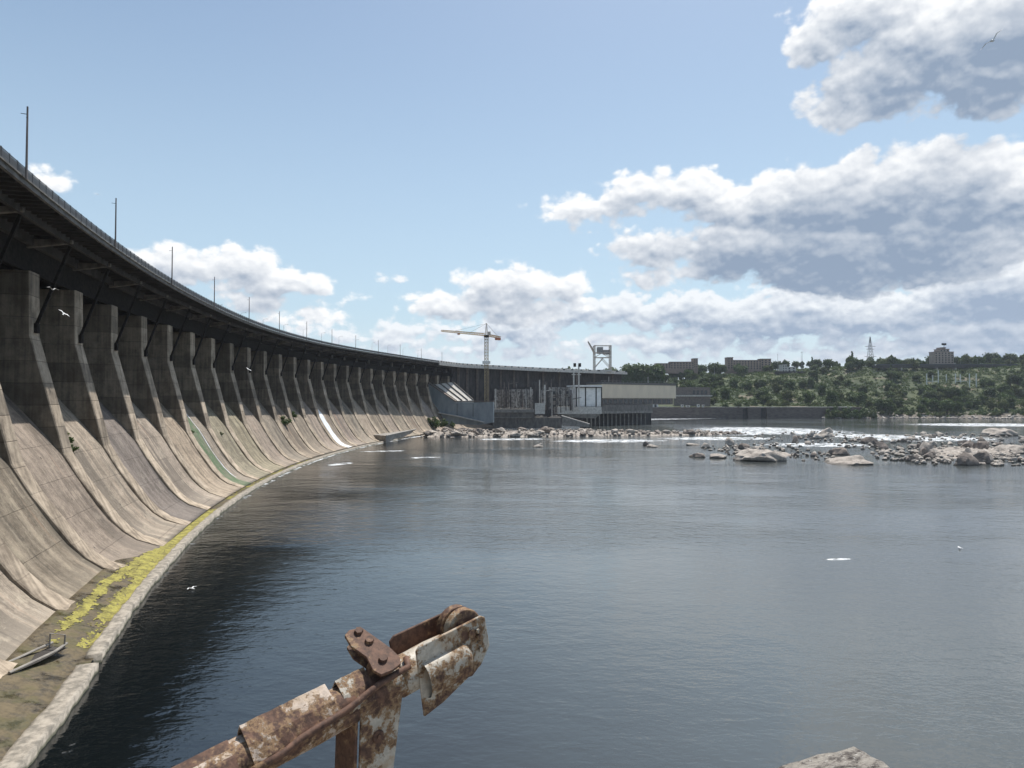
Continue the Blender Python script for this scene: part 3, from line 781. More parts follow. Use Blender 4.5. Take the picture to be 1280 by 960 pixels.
# beige long hall
bh = empty('long_hall', at(798,505,560), 0, 'long windowless beige hall on piles standing over the water', 'hall')
L = T(bh); a, c = fr(752,545), fr(845,600)
def lerp(t): return (a[0]+(c[0]-a[0])*t, a[1]+(c[1]-a[1])*t)
mb = MB(); wall_quad(mb, L, a, c, zat(497.7,555), zat(480.6,555), 18); mb.build('cladding', M['beige'], bh)
mb = MB(); wall_quad(mb, L, a, c, zat(480.6,555)+.003, zat(477.8,555), 18.5, -.3); mb.build('parapet', M['fascia'], bh)
mb = MB(); wall_quad(mb, L, a, lerp(.97), zat(506,555), zat(497.7,555)-.003, 12, 1.0); mb.build('window_band', M['brown'], bh)
for i in range(14):
    t = .03+.92*i/14; b = MB(); wall_quad(b, L, lerp(t), lerp(t+.042), zat(504.8,555), zat(499.2,555), .3, .85); b.build('window', M['glass'], bh)
mb = MB()
for i in range(22):
    t = i/21.; x, y = lerp(t); z = zat(477.8,555); mb.bar(L((x,y+3,z)), L((x,y+3,z+1.3)), .15)
wx = lerp(1); mb.bar(L((a[0],a[1]+3,zat(477.8,555)+1.3)), L((wx[0],wx[1]+3,zat(477.8,555)+1.3)), .12); mb.build('roof_rail', M['grey_steel'], bh)
mb = MB(); wall_quad(mb, L, fr(750,537), fr(816,577), zat(513.8,550), zat(506.2,550), 16); mb.build('platform', M['grimy'], bh)
mb = MB(); wall_quad(mb, L, fr(750,536), fr(816,576), zat(516.8,550), zat(513.8,550)-.003, 17); mb.build('edge_beam', M['old_conc'], bh)
for i in range(15):
    t = i/14.; px = 734+t*73; p = at(px, 517, 530+t*44); b = MB(); b.box(L((p.x-.45,p.y+1,-22.5)), L((p.x+.45,p.y+1.9,p.z-.1))); b.build('pile', M['old_conc'], bh)
mb = MB(); wall_quad(mb, L, fr(728,548), fr(814,594), -22.5, zat(517,550), 3); mb.build('rear_wall', M['soot'], bh)
for px in (761, 810):
    b = MB(); p = at(px, 478, 570); b.bar(L((p.x,p.y,zat(478,560))), L((p.x,p.y,zat(470.5,560))), .35); b.build('mast', M['light'], bh)
# low buildings on the quay
lb = empty('quay_building', at(868,508,790), 0, 'low dark brown building on the quay behind the long beige hall', 'building')
L = T(lb); mb = MB(); mb.box(L((fr(845,788)[0],788,-8)), L((fr(888,788)[0],800,zat(484,788)))); mb.build('walls', M['brown'], lb)
mb = MB()
for i in range(4): mb.box(L((fr(866+i*5,788)[0],787.7,zat(493,788))), L((fr(869+i*5,788)[0],788.2,zat(488,788))))
mb.build('window', M['glass'], lb)
mb = MB(); mb.box(L((fr(844,787)[0],785.5,zat(495.5,788))), L((fr(890,787)[0],787.6,zat(494,788)))); mb.build('canopy', M['light'], lb)
ki = empty('kiosk', at(819.5,509,772), 0, 'small white kiosk with a flat roof at the end of the long hall', 'kiosk')
L = T(ki); mb = MB(); p = at(819.5,509,772); mb.box(L((p.x-3.0,p.y,p.z-1.5)), L((p.x+3.0,p.y+3,zat(502,772)))); mb.build('cabin', M['white'], ki)
mb = MB(); mb.box(L((p.x-4.6,p.y-1,zat(502,772)+.003)), L((p.x+4.6,p.y+4,zat(499.6,772)))); mb.build('roof', M['white'], ki)
mb = MB(); mb.box(L((p.x-1.4,p.y-.1,p.z)), L((p.x+1.2,p.y-.003,zat(503.4,772)))); mb.build('window', M['glass'], ki)
def parasol(px, py, lab):
    g = empty('parasol', at(px,py,774), 0, lab, 'parasol', 'white parasols on the quay'); g.location.z = -7.9
    p = g.location; mb = MB(); mb.tube([(0,0,0),(0,0,4.2)], .08, 6); mb.build('pole', M['grey_steel'], g)
    mb = MB(); top = mb.bm.verts.new((0,0,4.6)); ring = [mb.bm.verts.new((4.2*math.cos(i*math.pi/4),4.2*math.sin(i*math.pi/4),3.3)) for i in range(8)]
    for i in range(8): mb.bm.faces.new((top, ring[i], ring[(i+1)%8]))
    mb.build('canopy', M['white'], g)
parasol(829, 509, 'white parasol just right of the kiosk on the quay')
for i, (px, w_, h_) in enumerate([(853,2.6,2.8),(860,4.5,2.0),(873,2.6,3.2),(879,2.2,2.6)]):
    p = at(px, 509, 772); g = empty('cabin', (p.x,p.y,-7.9), 0, ['small white booth with pale roof, leftmost of the quay booths','low wide white booth between the quay booths','tall white booth right of the low wide one','narrow white booth nearest the bushes on the quay'][i], 'booth', 'white booths on the quay')
    mb = MB(); mb.box((-w_/2,0,0), (w_/2,2.2,h_)); mb.build('body', M['white'], g)
    mb = MB(); mb.box((-w_/2-.3,-.3,h_+.003), (w_/2+.3,2.5,h_+.35)); mb.build('roof', M['light'], g)
    mb = MB(); mb.box((-w_/4,-.06,h_*.45), (w_/4,-.003,h_*.85)); mb.build('window', M['glass'], g)

# ------------------------------------------------------------------ cranes
def lattice(mb, p, q, w, nseg, r=.09, w2=None):
    """square lattice boom from p to q"""
    p, q = Vector(p), Vector(q); d = (q-p).normalized(); u = Vector((0,0,1)) if abs(d.z) < .9 else Vector((1,0,0))
    a = d.cross(u).normalized(); u = a.cross(d).normalized(); w2 = w2 or w
    def cor(t, i):
        ww = (w+(w2-w)*t)/2; s = ((-1,-1),(1,-1),(1,1),(-1,1))[i]; return p+(q-p)*t+a*(ww*s[0])+u*(ww*s[1])
    for i in range(4): mb.bar(cor(0,i), cor(1,i), r*1.6)
    for s in range(nseg):
        t0, t1 = s/nseg, (s+1)/nseg
        for i in range(4):
            j = (i+1) % 4; mb.bar(cor(t0,i), cor(t1,j) if s % 2 else cor(t1,j), r); mb.bar(cor(t1,i), cor(t1,j), r)
tc = empty('tower_crane', at(608,505,449), 0, 'yellow tower crane with a long lattice jib rising beside the dam', 'crane')
L = T(tc); p0 = at(608,505,449)
zt = at(608,419.5,449).z
mb = MB(); lattice(mb, L((p0.x,p0.y,-9)), L((p0.x,p0.y,zt-.5)), 2.3, 24, .24); mb.build('mast', M['mast'], tc)
mb = MB(); mb.box(L((p0.x-2.6,p0.y-2.6,-12)), L((p0.x+2.6,p0.y+2.6,-9))); mb.build('base', M['old_conc'], tc)
jd = Vector((-.72,-.69,0)).normalized()
top = Vector((p0.x,p0.y,zt))
tip = top+jd*38+Vector((0,0,.5)); ctip = top-jd*12.5+Vector((0,0,-.6))
mb = MB(); lattice(mb, L(top+jd*1.5+Vector((0,0,.6))), L(tip), 1.6, 26, .13, .9); mb.build('jib', M['yellow'], tc)
mb = MB(); lattice(mb, L(top-jd*1.5+Vector((0,0,.4))), L(ctip), 1.3, 8, .14); mb.build('counter_jib', M['yellow'], tc)
mb = MB(); mb.bar(L(ctip+jd*.2+Vector((0,0,-1.0))), L(ctip+jd*4+Vector((0,0,-1.0))), 1.8, 1.6); mb.build('counterweight', M['red'], tc)
mb = MB(); lattice(mb, L(top+Vector((0,0,.5))), L(top+Vector((0,0,8.2))), 1.7, 6, .14, .5); mb.build('apex', M['crane_white'], tc)
mb = MB(); apex = top+Vector((0,0,8.1))
for q in (top+jd*14+Vector((0,0,1.3)), top+jd*27+Vector((0,0,1.2)), ctip+jd*1): mb.bar(L(apex), L(q), .1)
mb.build('tie_rods', M['dark_steel'], tc)
mb = MB(); mb.box(L(top+Vector((-1.6,-1.6,-1.2))), L(top+Vector((1.6,1.6,.4)))); mb.build('slewing_ring', M['dark_steel'], tc)
mb = MB(); mb.box(L(top+Vector((1.0,-3.2,.1))), L(top+Vector((2.9,-1.2,2.4)))); mb.build('cab', M['crane_white'], tc)
mb = MB(); q = top+jd*24; mb.box(L(q+Vector((-.8,-.8,-1.0))), L(q+Vector((.8,.8,-.3)))); mb.build('trolley', M['red'], tc)
mb = MB(); z = at(608,452.5,449).z; mb.box(L((p0.x-2.6,p0.y-2.2,z-1.2)), L((p0.x+2.6,p0.y+2.2,z+.6))); mb.build('collar', M['white'], tc)
# gantry crane on the deck
gc = empty('gantry_crane', at(753,462,588), 0, 'pale steel gantry crane standing on the road deck, its jib pointing up left', 'crane')
gc.location.z = 25.2; L = T(gc); P0 = gc.location
zz = lambda py: at(753, py, 588).z
x0, x1 = at(743,460,588).x, at(763,460,588).x
mb = MB()
for x in (x0, x1):
    for y in (585, 593):
        lattice(mb, L((x,y,25.2)), L((x,y,zz(432))), .9, 10, .22)
mb.build('legs', M['crane_white'], gc)
mb = MB()
for y in (585,593):
    for a, c in (((x0,zz(447)),(x1,zz(447))), ((x0,zz(441)),(x1,zz(441))), ((x0,zz(432)),(x1,zz(432))), ((x0,zz(460)),(x1-6,zz(447))), ((x1,zz(460)),(x0+6,zz(447))), ((x0,zz(447)),(x0+7,zz(441))), ((x1,zz(447)),(x1-7,zz(441)))):
        mb.bar(L((a[0],y,a[1])), L((c[0],y,c[1])), .45)
for x in (x0,x1):
    for z in (432,441,447): mb.bar(L((x,585,zz(z))), L((x,593,zz(z))), .45)
mb.build('bracing', M['crane_white'], gc)
mb = MB(); mb.box(L((x0+2.5,586,zz(442))), L((x0+7.5,592,zz(434)))); mb.box(L((x0+8,586.5,zz(443))), L((x1-.8,591.5,zz(437.5)))); mb.build('machine_house', M['grey_steel'], gc)
mb = MB(); lattice(mb, L((x0+.5,588,zz(442))), L(at(735,427,584)), 1.2, 9, .2, .6); mb.build('jib', M['crane_white'], gc)
mb = MB(); mb.box(L((x1-12,584,25.2)), L((x1+.8,594.5,26.8))); mb.box(L((x0-.8,584.3,25.2)), L((x0+1,594.2,26.0))); mb.build('bogie', M['light'], gc)

# ------------------------------------------------------------------ vegetation
def crown_mesh(name, m, lobes, nleaf, leaf, seed, squash=1.0):
    r = random.Random(seed); b = MB()
    for i in range(nleaf):
        c, rad_ = lobes[r.randrange(len(lobes))] if r.random() < .5 else max((lobes[r.randrange(len(lobes))] for _ in range(2)), key=lambda q: q[1])
        d = Vector((r.gauss(0,1), r.gauss(0,1), r.gauss(0,1))).normalized()
        p = Vector(c)+Vector((d.x, d.y, d.z*squash))*rad_*(r.random()**.35)*r.uniform(.8,1.12)
        nrm = (d+Vector((r.gauss(0,.7), r.gauss(0,.7), r.gauss(0,.7)+.3))).normalized()
        a = nrm.orthogonal().normalized(); a.rotate(Matrix.Rotation(r.random()*6.28, 3, nrm)); c2 = nrm.cross(a)
        s = leaf*r.uniform(.6,1.4)
        vs = [b.bm.verts.new(p+a*s*q[0]+c2*s*q[1]+nrm*q[2]*s) for q in ((-.5,-.38,0),(.5,-.3,.12),(.42,.42,0),(-.35,.5,.14))]
        b.bm.faces.new(vs)
    me = bpy.data.meshes.new(name); b.bm.to_mesh(me); b.bm.free(); me.materials.append(m); return me
def lobes_round(seed, n, R_, zc, spread=.62):
    r = random.Random(seed); out = []
    for i in range(n):
        a = r.random()*6.28; q = R_*spread*math.sqrt(r.random()); out.append(((q*math.cos(a), q*math.sin(a), zc+R_*r.uniform(-.45,.6)), R_*r.uniform(.32,.58)))
    return out
TREES = []
def tree_kind(kind, name, m, lob, n_, leaf, th_, seed, limbs=4):
    root = empty(name, (0,0,-500))
    b = MB(); b.tube([(0,0,-.8),(0.05,0,th_*.5),(.12,.1,th_),(.1,.15,th_*1.7)], [.30,.22,.16,.05], 6)
    r = random.Random(seed)
    for i in range(limbs):
        a = i*6.28/limbs+r.random(); b.tube([(0.1,.05,th_*r.uniform(.7,1.0)),(1.4*math.cos(a),1.4*math.sin(a),th_*1.35),(2.2*math.cos(a),2.2*math.sin(a),th_*1.8)], [.13,.08,.03], 5)
    b.build('trunk', M['bark'], root)
    link('crown', crown_mesh('crown', m, lob, n_, leaf, seed), root)
    TREES.append((kind, root, name)); return root
t_a = tree_kind('round', 'broadleaf_tree', M['leaf_a'], lobes_round(1, 11, 4.2, 4.3), 1100, .75, 2.2, 1)
t_b = tree_kind('dark', 'broadleaf_tree', M['leaf_b'], lobes_round(2, 12, 4.6, 4.8), 1200, .8, 2.4, 2)
t_c = tree_kind('olive', 'broadleaf_tree', M['leaf_c'], lobes_round(3, 9, 3.8, 3.8, .75), 950, .7, 1.8, 3)
t_d = tree_kind('poplar', 'poplar_tree', M['leaf_b'], [((.25*math.sin(i*2.1),.25*math.cos(i*1.7),2.2+i*1.25), 1.55-.11*i if i > 1 else 1.3) for i in range(9)], 800, .6, 3.5, 4, 3)
t_e = tree_kind('bush', 'shrub', M['leaf_c'], lobes_round(6, 6, 2.4, 1.7, .7), 420, .55, .9, 5, 3)
t_f = tree_kind('scrub', 'shrub', M['leaf_a'], lobes_round(8, 6, 2.6, 1.8, .7), 440, .55, .9, 7, 3)
LAB = {'round': 'mid green round tree among the woods on the far hillside', 'dark': 'dark green broad tree among the woods on the far hillside',
       'olive': 'olive green spreading tree among the woods on the far hillside', 'poplar': 'narrow upright dark tree rising on the far bank',
       'bush': 'low olive shrub on the far bank slope', 'scrub': 'low green shrub on the far bank slope'}
used = set()
def plant(root, loc, s, rz, label=None, group=None, sz=1.0):
    kind = [k for k, r, n_ in TREES if r is root][0]
    o = copy_tree(root) if kind in used else root
    used.add(kind)
    o.location = loc; o.scale = (s, s, s*sz); o.rotation_euler = (0,0,rz)
    lab = label or LAB[kind]; tag(o, lab, 'shrub' if kind in ('bush','scrub') else 'tree', group or ('shrubs on the far bank' if kind in ('bush','scrub') else 'trees on the far hillside'))
    return o
tr = random.Random(21)
# clear spots: buildings, terrace, bridge (pixel boxes on the hillside)
PROT = [(1086,1272,460.5,986),(1164,1197,456.5,1040),(832,875,455,1060),(907,967,454.5,1060),(974,999,464.5,1010),(964,1010,470,998),(1080,1097,449,1050),(1154,1226,480,941)]
def pxy(x, y, z):
    c, s_ = math.cos(PITCH), math.sin(PITCH); return 640+F*x/(y*c+z*s_), 480-F*(-y*s_+z*c)/(y*c+z*s_)
def too_tall(x, y, z, h, r):
    px, py = pxy(x, y, z+h); w = r*F/y
    return any(a-w < px < b_+w and py < lim and y < dd for a, b_, lim, dd in PROT)
clear = [(966,458,1012,476),(1125,480,1150,500),(1205,488,1224,496),(908,470,925,480),(1085,476,1100,484)]
placed = []
tries = 0
while len(placed) < 172 and tries < 9000:
    tries += 1
    px = tr.uniform(798, 1300); u = tr.random()
    x_ = None
    d = 778+ (u**.8)*290
    p = at(px, 480, d); y = p.y; x = p.x
    if y < shore(x)+10: continue
    z = ground(x, y)
    # pixel of the base
    c, s_ = math.cos(PITCH), math.sin(PITCH)
    py = 480-F*(-y*s_+z*c)/(y*c+z*s_)
    if any(a-1 < px < c2+1 and b0-2 < py < b1+5 for a, b0, c2, b1 in clear): continue
    if px < 890 and d < 815: continue
    mind = 6.0
    if any((x-q[0])**2+(y-q[1])**2 < mind**2 for q in placed): continue
    placed.append((x, y))
    dense = px > 1000
    w = tr.random()
    sc_ = tr.uniform(1.2,2.3)*(1.0 if d < 1000 else 1.12)
    while sc_ > .55 and too_tall(x, y, z, 8.6*sc_, 4*sc_): sc_ *= .85
    if sc_ <= .55: continue
    if sc_ < 1.0 and w > .9: continue
    rt = t_b if w < (.32 if dense else .26) else t_a if w < .74 else t_c if w < .96 else t_d
    plant(rt, (x, y, z-.3), sc_, tr.random()*6.28, sz=tr.uniform(.85,1.15))
for i in range(56):
    px = tr.uniform(1075, 1300); d = tr.uniform(785, 905); p = at(px, 470, d)
    if p.y < shore(p.x)+10: continue
    gz = ground(p.x, p.y); sc_ = tr.uniform(1.1, 2.2)
    while sc_ > .5 and too_tall(p.x, p.y, gz, 8.0*sc_, 2*sc_): sc_ *= .88
    plant(tr.choice((t_a,t_b,t_a,t_c)), (p.x, p.y, gz-.4), sc_, tr.random()*6.28, None, None, tr.uniform(.85,1.05))
for i in range(58):
    px = 840+i*8.1+tr.uniform(-3,3); d = tr.uniform(1072,1125); p = at(px, 460, d); gz = ground(p.x, p.y)
    sky_ = 455 if px < 905 else 452 if px < 970 else 449.5 if px < 1085 else 446 if px < 1165 else 442.5
    s_ = (at(px, sky_+tr.uniform(-1.5,3.5), d).z-gz)/9.2
    if s_ > .5: plant(tr.choice((t_a,t_a,t_b)), (p.x, p.y, gz-.3), s_*.8, tr.random()*6.28, 'green tree of the skyline row behind the hilltop buildings', 'skyline trees on the hill', 1.25)
# waterside and slope shrubs
cnt = 0
while cnt < 150:
    px = tr.uniform(872, 1300); d = shore(at(px,500,770).x)+tr.uniform(8, 190)*tr.random()
    p = at(px, 500, d)
    if p.y < shore(p.x)+9: continue
    plant(t_e if tr.random() < .5 else t_f, (p.x, p.y, ground(p.x,p.y)-.2), tr.uniform(.9,1.9), tr.random()*6.28, sz=tr.uniform(.8,1.2)); cnt += 1
# undergrowth between the trees: leaf tufts nobody could count
b = MB(); ur = random.Random(4); cnt = 0
while cnt < 5000:
    px = ur.uniform(850, 1310); d = 775+ur.random()**.8*330; p = at(px, 480, d); y = p.y; x = p.x
    if y < shore(x)+10 or (px < 900 and d < 812): continue
    if mn.noise(Vector((x*.02, y*.03, 3.0))) < -.62: continue
    z = ground(x, y); R_ = ur.uniform(1.8, 4.8)
    for i in range(34):
        dd = Vector((ur.gauss(0,1), ur.gauss(0,1), abs(ur.gauss(0,.8)))).normalized(); q = Vector((x, y, z))+Vector((dd.x*R_, dd.y*R_, dd.z*R_*.8))*ur.random()**.4
        nr_ = (dd+Vector((ur.gauss(0,.6), ur.gauss(0,.6), ur.gauss(0,.6)))).normalized(); a = nr_.orthogonal().normalized(); c_ = nr_.cross(a); s_ = ur.uniform(.6,1.5)
        b.bm.faces.new([b.bm.verts.new(q+a*s_*u_+c_*s_*v_) for u_, v_ in ((-.5,-.4),(.5,-.3),(.45,.45),(-.4,.5))])
    cnt += 1
me = bpy.data.meshes.new('undergrowth'); b.bm.to_mesh(me); b.bm.free(); me.materials.append(M['leaf_a'])
tag(link('undergrowth', me), kind='stuff')
for px in (1034,1040,1046,1052,1058,1064,1070,1076,1082,1088,1049,1061,1073):
    x = at(px,520,768).x; p = Vector((x, shore(x)+tr.uniform(3,12), 0)); plant(t_e if tr.random() < .3 else t_f, (p.x, 763.0-tr.random()*2, -20.9), tr.uniform(1.9,3.0), tr.random()*6, None, None, 1.2)
# trees over the deck, left of the hill
for px, h_ in [(704,5),(708,6.5),(712,6),(727,5),(761,6),(766,7),(782,9),(786,12),(790,8),(795,12),(799,9),(806,11),(811,10),(816,11),(822,11)]:
    p = at(px, 470, 900); gz = ground(p.x, p.y); zt_ = at(px, 463-h_*1.0, 900).z
    rt_ = t_d if px < 792 and tr.random() < .6 else t_b
    s_ = (zt_-gz)/(13. if rt_ is t_d else 9.2); plant(rt_, (p.x, p.y, gz-.5), s_*(.7 if rt_ is t_b else .8), tr.random()*6, 'dark tree showing above the far end of the road deck', 'dark trees above the road deck', 1.4 if rt_ is t_b else 1.25)

# bushes near the dam
def bush(px, py, d, s, lab, z=None, rt=None, sz=.9):
    p = at(px, py, d)
    if z is not None: p.z = z
    return plant(rt or t_f, p, s, tr.random()*6, lab, 'bushes growing on the dam', sz)
def slope_pt(k, y, x):
    for (xa, za), (xb, zb) in zip(prof_p, prof_p[1:]):
        if xb <= x <= xa: z = za+(zb-za)*(x-xa)/(xb-xa); break
    return pol(k, 600+x, z)+Vector((-math.sin(th(k)), math.cos(th(k)), 0))*y
for k, y, x, s, lab in [(.4,6.0,-3.2,.42,'green bush sprouting beside the nearest full pier on the spillway'),(.4,5.4,-4.2,.3,'small yellow green tuft just below the bush beside the pier'),(9.4,1.2,-5.2,.95,'largest dark bush growing out of the sunlit spillway slope'),(10.4,4.6,-3.6,.62,'dark bush beside a pier foot right of the largest spillway bush'),(5.4,1.2,-5.4,.25,'tiny dark tuft on the spillway right of the green algae'),(4.4,5.2,-4.5,.2,'tiny dark tuft left of the green algae')]:
    p = slope_pt(k, y, x); plant(t_f, p, s, tr.random()*6, lab, 'bushes growing on the dam', .8)
for px, py, s, lab in [(536,527,1.5,'green bush at the left end of the shrubs below the blue grey wall'),(545,527,1.75,'largest green bush below the blue grey wall by the spillway end'),(556,529,1.35,'dark green bush right of the largest bush below the wall'),(566,530,.9,'low bush at the right end of the shrubs below the wall')]:
    p = at(px, py, 425); plant(t_f, (p.x,p.y,-16.5), s, tr.random()*6, lab, 'bushes below the blue grey wall', .85)

# ------------------------------------------------------------------ rocks
def rock_mesh(seed, m, sub=3, flat=.6, jag=.45, npl=12):
    bm = bmesh.new(); bmesh.ops.create_icosphere(bm, subdivisions=sub, radius=1.0)
    r = random.Random(seed); off = Vector((r.random()*50, r.random()*50, r.random()*50))
    planes = [(Vector((r.gauss(0,1), r.gauss(0,1), r.gauss(0,.8))).normalized(), r.uniform(.5,.85)) for _ in range(npl)]
    for v in bm.verts:
        d = v.co.normalized(); q = 1.0
        for nn_, h_ in planes:
            t = d.dot(nn_)
            if t > .05: q = min(q, h_/t)
        q *= 1+jag*.35*mn.fractal(d*1.6+off, 1, 2, 4)
        v.co = Vector((d.x*q, d.y*q, d.z*q*flat))
    me = bpy.data.meshes.new('boulder'); bm.to_mesh(me); bm.free(); me.materials.append(m)
    for p in me.polygons: p.use_smooth = True
    me.set_sharp_from_angle(angle=rad(32)) if hasattr(me, 'set_sharp_from_angle') else None
    return me
RK = [rock_mesh(40+i, M['rock'], 3, .62) for i in range(7)] + [rock_mesh(60+i, M['rock_dark'], 3, .75, .7, 8) for i in range(3)]
RB = [rock_mesh(80+i, M['rock'], 4, .5, .6, 16) for i in range(4)]
def rock(x, y, z, sx, sy, sz, rz, me, lab, group=None):
    o = link('boulder', me, None, (x, y, z)); o.scale = (sx, sy, sz); o.rotation_euler = (rr.uniform(-.15,.15), rr.uniform(-.15,.15), rz)
    return tag(o, lab, 'rock', group)
rr = random.Random(77)
# ridge: low mound sheet with boulders on it
def ridge_front(px): return 546.3 if px < 640 else 546.3-(px-640)*.0105
m, n, b = new_mat('gravel'); p = n('ShaderNodeNewGeometry', out=0); a = n.noise(p, .6, 8, .7)
n.set(b.inputs['Base Color'], n.mix(n.ramp(a, .4, .62), (.12,.10,.085), (.46,.41,.355))); b.inputs['Roughness'].default_value = .9; bump(n, b, a, 1.0, .6); M['gravel'] = m
def ridge_h(px, t):
    """height above the water along the rock bar, t 0 front - 1 back"""
    e = min(1, (px-522)/25.)*min(1, (935-px)/60.)
    return max(0, e)*(3.4 if px < 700 else 3.4-1.5*sm((px-700)/150))*math.sin(math.pi*min(1, max(0,t*.9+.05)))
def ridge_pt(px, t):
    f = onz(px, ridge_front(px)); bk = 26 if px < 740 else 18
    u = Vector((f.x, f.y, 0)).normalized(); q = f+u*bk*t
    return Vector((q.x, q.y, WZ+ridge_h(px, t)))
mb = MB(); rows = []
for i in range(90):
    px = 518+i*4.75; rows.append([ridge_pt(px, t/8.)+Vector((0,0,-.5+.5*nz(i*.9,t*3.,.6,3))) for t in range(-1,10)])
mb.strip(rows); tag(mb.build('gravel_bar', M['gravel'], None, True), kind='structure')
for i in range(132):
    px = rr.uniform(528, 928); t = rr.random()**1.3; p = ridge_pt(px, t)
    s_ = rr.choice((.7,.9,1.1,1.4,1.9,2.6))*rr.uniform(.8,1.2)*(1 if px < 800 else .85)
    rock(p.x, p.y, p.z+s_*.1, s_*1.35, s_, s_*rr.uniform(.7,1.1), rr.random()*6.28, rr.choice(RK), 'pale boulder in the long rock ridge across the water before the halls', 'boulders of the long rock ridge')
for px, t, s_, lab in [(625,.35,3.6,'large upright grey boulder on the rock ridge below the ruined slab'),(680,.3,3.3,'large dark boulder near the middle of the rock ridge'),(570,.12,4.0,'broad flat pale boulder at the waterline of the rock ridge'),(540,.3,3.0,'pale pinkish boulder at the left end of the rock ridge')]:
    p = ridge_pt(px, t); rock(p.x, p.y, p.z+.3, s_*1.3, s_, s_*.9, rr.random()*6, RK[8] if 'dark' in lab else rr.choice(RB), lab)
# right hand islets
def px_rock(px, py, wpx, hpx, me, lab, group=None, rz=None, reach=.75):
    p = onz(px, py); sc = p.y/F
    sx = wpx*sc/2; sz = hpx*sc
    return rock(p.x, p.y+sx*reach*.6, WZ-sz*.12, sx*1.12, sx*reach, sz*1.7, rr.uniform(-.2,.2) if rz is None else rz, me, lab, group)
px_rock(966,577,74,20,RB[0],'long flat topped boulder, largest rock of the islets in the rapids')
px_rock(940,575,30,17,RB[1],'pale blocky boulder at the left end of the largest islet rock')
px_rock(1070,581,80,14,RB[2],'smooth cream rock slab lying low in front of the rapids')
px_rock(1045,578,34,13,RB[3],'small rounded cream rock at the left end of the smooth slab')
px_rock(1210,582,30,15,RK[7],'round dark boulder standing in the water in front of the islets')
px_rock(1229,580,22,14,RK[8],'dark boulder touching the round dark one on its right')
px_rock(1168,569,38,24,RB[1],'big fractured grey boulder left of the round dark boulder')
px_rock(1103,561,20,8,RK[9],'dark pointed rock at the left edge of the right islet')
px_rock(1270,566,60,24,RB[3],'broad grey rock mass at the right edge behind the dark boulders')
px_rock(1262,545,48,14,RB[0],'flat brown rock ledge at the far right of the rapids')
px_rock(1036,546,34,15,RB[2],'brown rounded rock above the white rapids')
px_rock(1020,546,18,11,RB[1],'smaller brown rock just left of the rounded one above the rapids')
px_rock(1050,569,26,8,RK[8],'dark wedge rock between the long boulder and the smooth slab')
px_rock(674,559,20,6.5,RB[2],'lone flat topped pale boulder in the open water before the ridge')
px_rock(818,559,24,5,RB[1],'lone low pale rock with a dark peak left of the islets')
px_rock(807,557,7,5,RK[7],'small dark rock beside the lone low pale one')
px_rock(874,572,18,5,RK[8],'low dark rock at the left tip of the islets')
px_rock(898,573,24,6,RK[1],'low grey rock next to the left tip of the islets')
px_rock(1155,580,10,6,RK[2],'small round grey rock alone in the still water')
px_rock(866,557,18,4,RK[3],'low pale rock in the shallow rapids right of the ridge')
ISL = [(1015,548,70,8,15),(955,563,52,8,14),(1080,556,30,6,6),(1140,568,45,9,18),(1200,566,55,12,24),(1255,558,45,16,20),(1255,577,45,6,12),(1130,549,60,5,9),(1200,545,60,4,8),(1180,578,40,4,6),(905,560,30,4,5),(1010,571,30,5,5)]
for cx_, cy_, rx_, ry_, n_ in ISL:
    for i in range(n_):
        a_ = rr.random()*6.28; q_ = math.sqrt(rr.random())
        px, py = cx_+rx_*q_*math.cos(a_), cy_+ry_*q_*math.sin(a_)
        w_ = rr.choice((5,7,10,14,20))*rr.uniform(.8,1.2)*(.7 if py < 552 else 1)
        px_rock(px, py, w_, w_*rr.uniform(.35,.6), rr.choice(RK), 'grey and cream boulder among the rock islets in the rapids', 'boulders of the rock islets', rr.random()*6)
# islet gravel beds
for cx_, cy_, rx_, ry_ in [(1210,566,75,9),(955,568,40,4)]:
    mb = MB(); cen = onz(cx_, cy_); rows = []
    for i in range(13):
        r_ = i/12.; row = []
        for j in range(29):
            a_ = 2*math.pi*j/28; f_ = 1+.25*mn.noise(Vector((math.cos(a_)*2, math.sin(a_)*2, cx_)))
            q = onz(cx_+rx_*r_*f_*math.cos(a_), cy_+ry_*r_*f_*math.sin(a_)); q.z = WZ+.9*(1-r_*r_)*1.2-.25+.35*nz(q.x,q.y,.25,3)*(1-r_); row.append(q)
        rows.append(row)
    mb.strip(rows); tag(mb.build('gravel_bar', M['gravel'], None, True), kind='structure')
# small stones nobody could count, one object per place
def scatter(name, pts, m):
    b = MB()
    for p, s_ in pts:
        me_ = rr.choice(RS); mt = Matrix.Translation(p) @ Matrix.Rotation(rr.random()*6.28, 4, 'Z') @ Matrix.Diagonal((s_*1.25, s_, s_*rr.uniform(1.0,1.7), 1))
        n0 = len(b.bm.verts); b.bm.from_mesh(me_); b.bm.verts.ensure_lookup_table()
        bmesh.ops.transform(b.bm, matrix=mt, verts=b.bm.verts[n0:])
    me = bpy.data.meshes.new(name); b.bm.to_mesh(me); b.bm.free(); me.materials.append(m)
    for p in me.polygons: p.use_smooth = True
    tag(link(name, me), kind='stuff')
RS = [rock_mesh(120+i, M['rock'], 2, .65) for i in range(5)]
pts = []
for i in range(420):
    px = rr.uniform(526, 932); pts.append((ridge_pt(px, rr.random()**1.2), rr.uniform(.35,1.0)))
scatter('rubble', pts, M['rock'])
pts = []
for cx_, cy_, rx_, ry_, n_ in ISL:
    for i in range(n_*5):
        a_ = rr.random()*6.28; q_ = math.sqrt(rr.random())*1.1; p = onz(cx_+rx_*q_*math.cos(a_), cy_+ry_*q_*math.sin(a_)); p.z = WZ+.15+.5*(1-q_); pts.append((p, rr.uniform(.3,1.1)))
scatter('rubble', pts, M['rock'])
pts = []
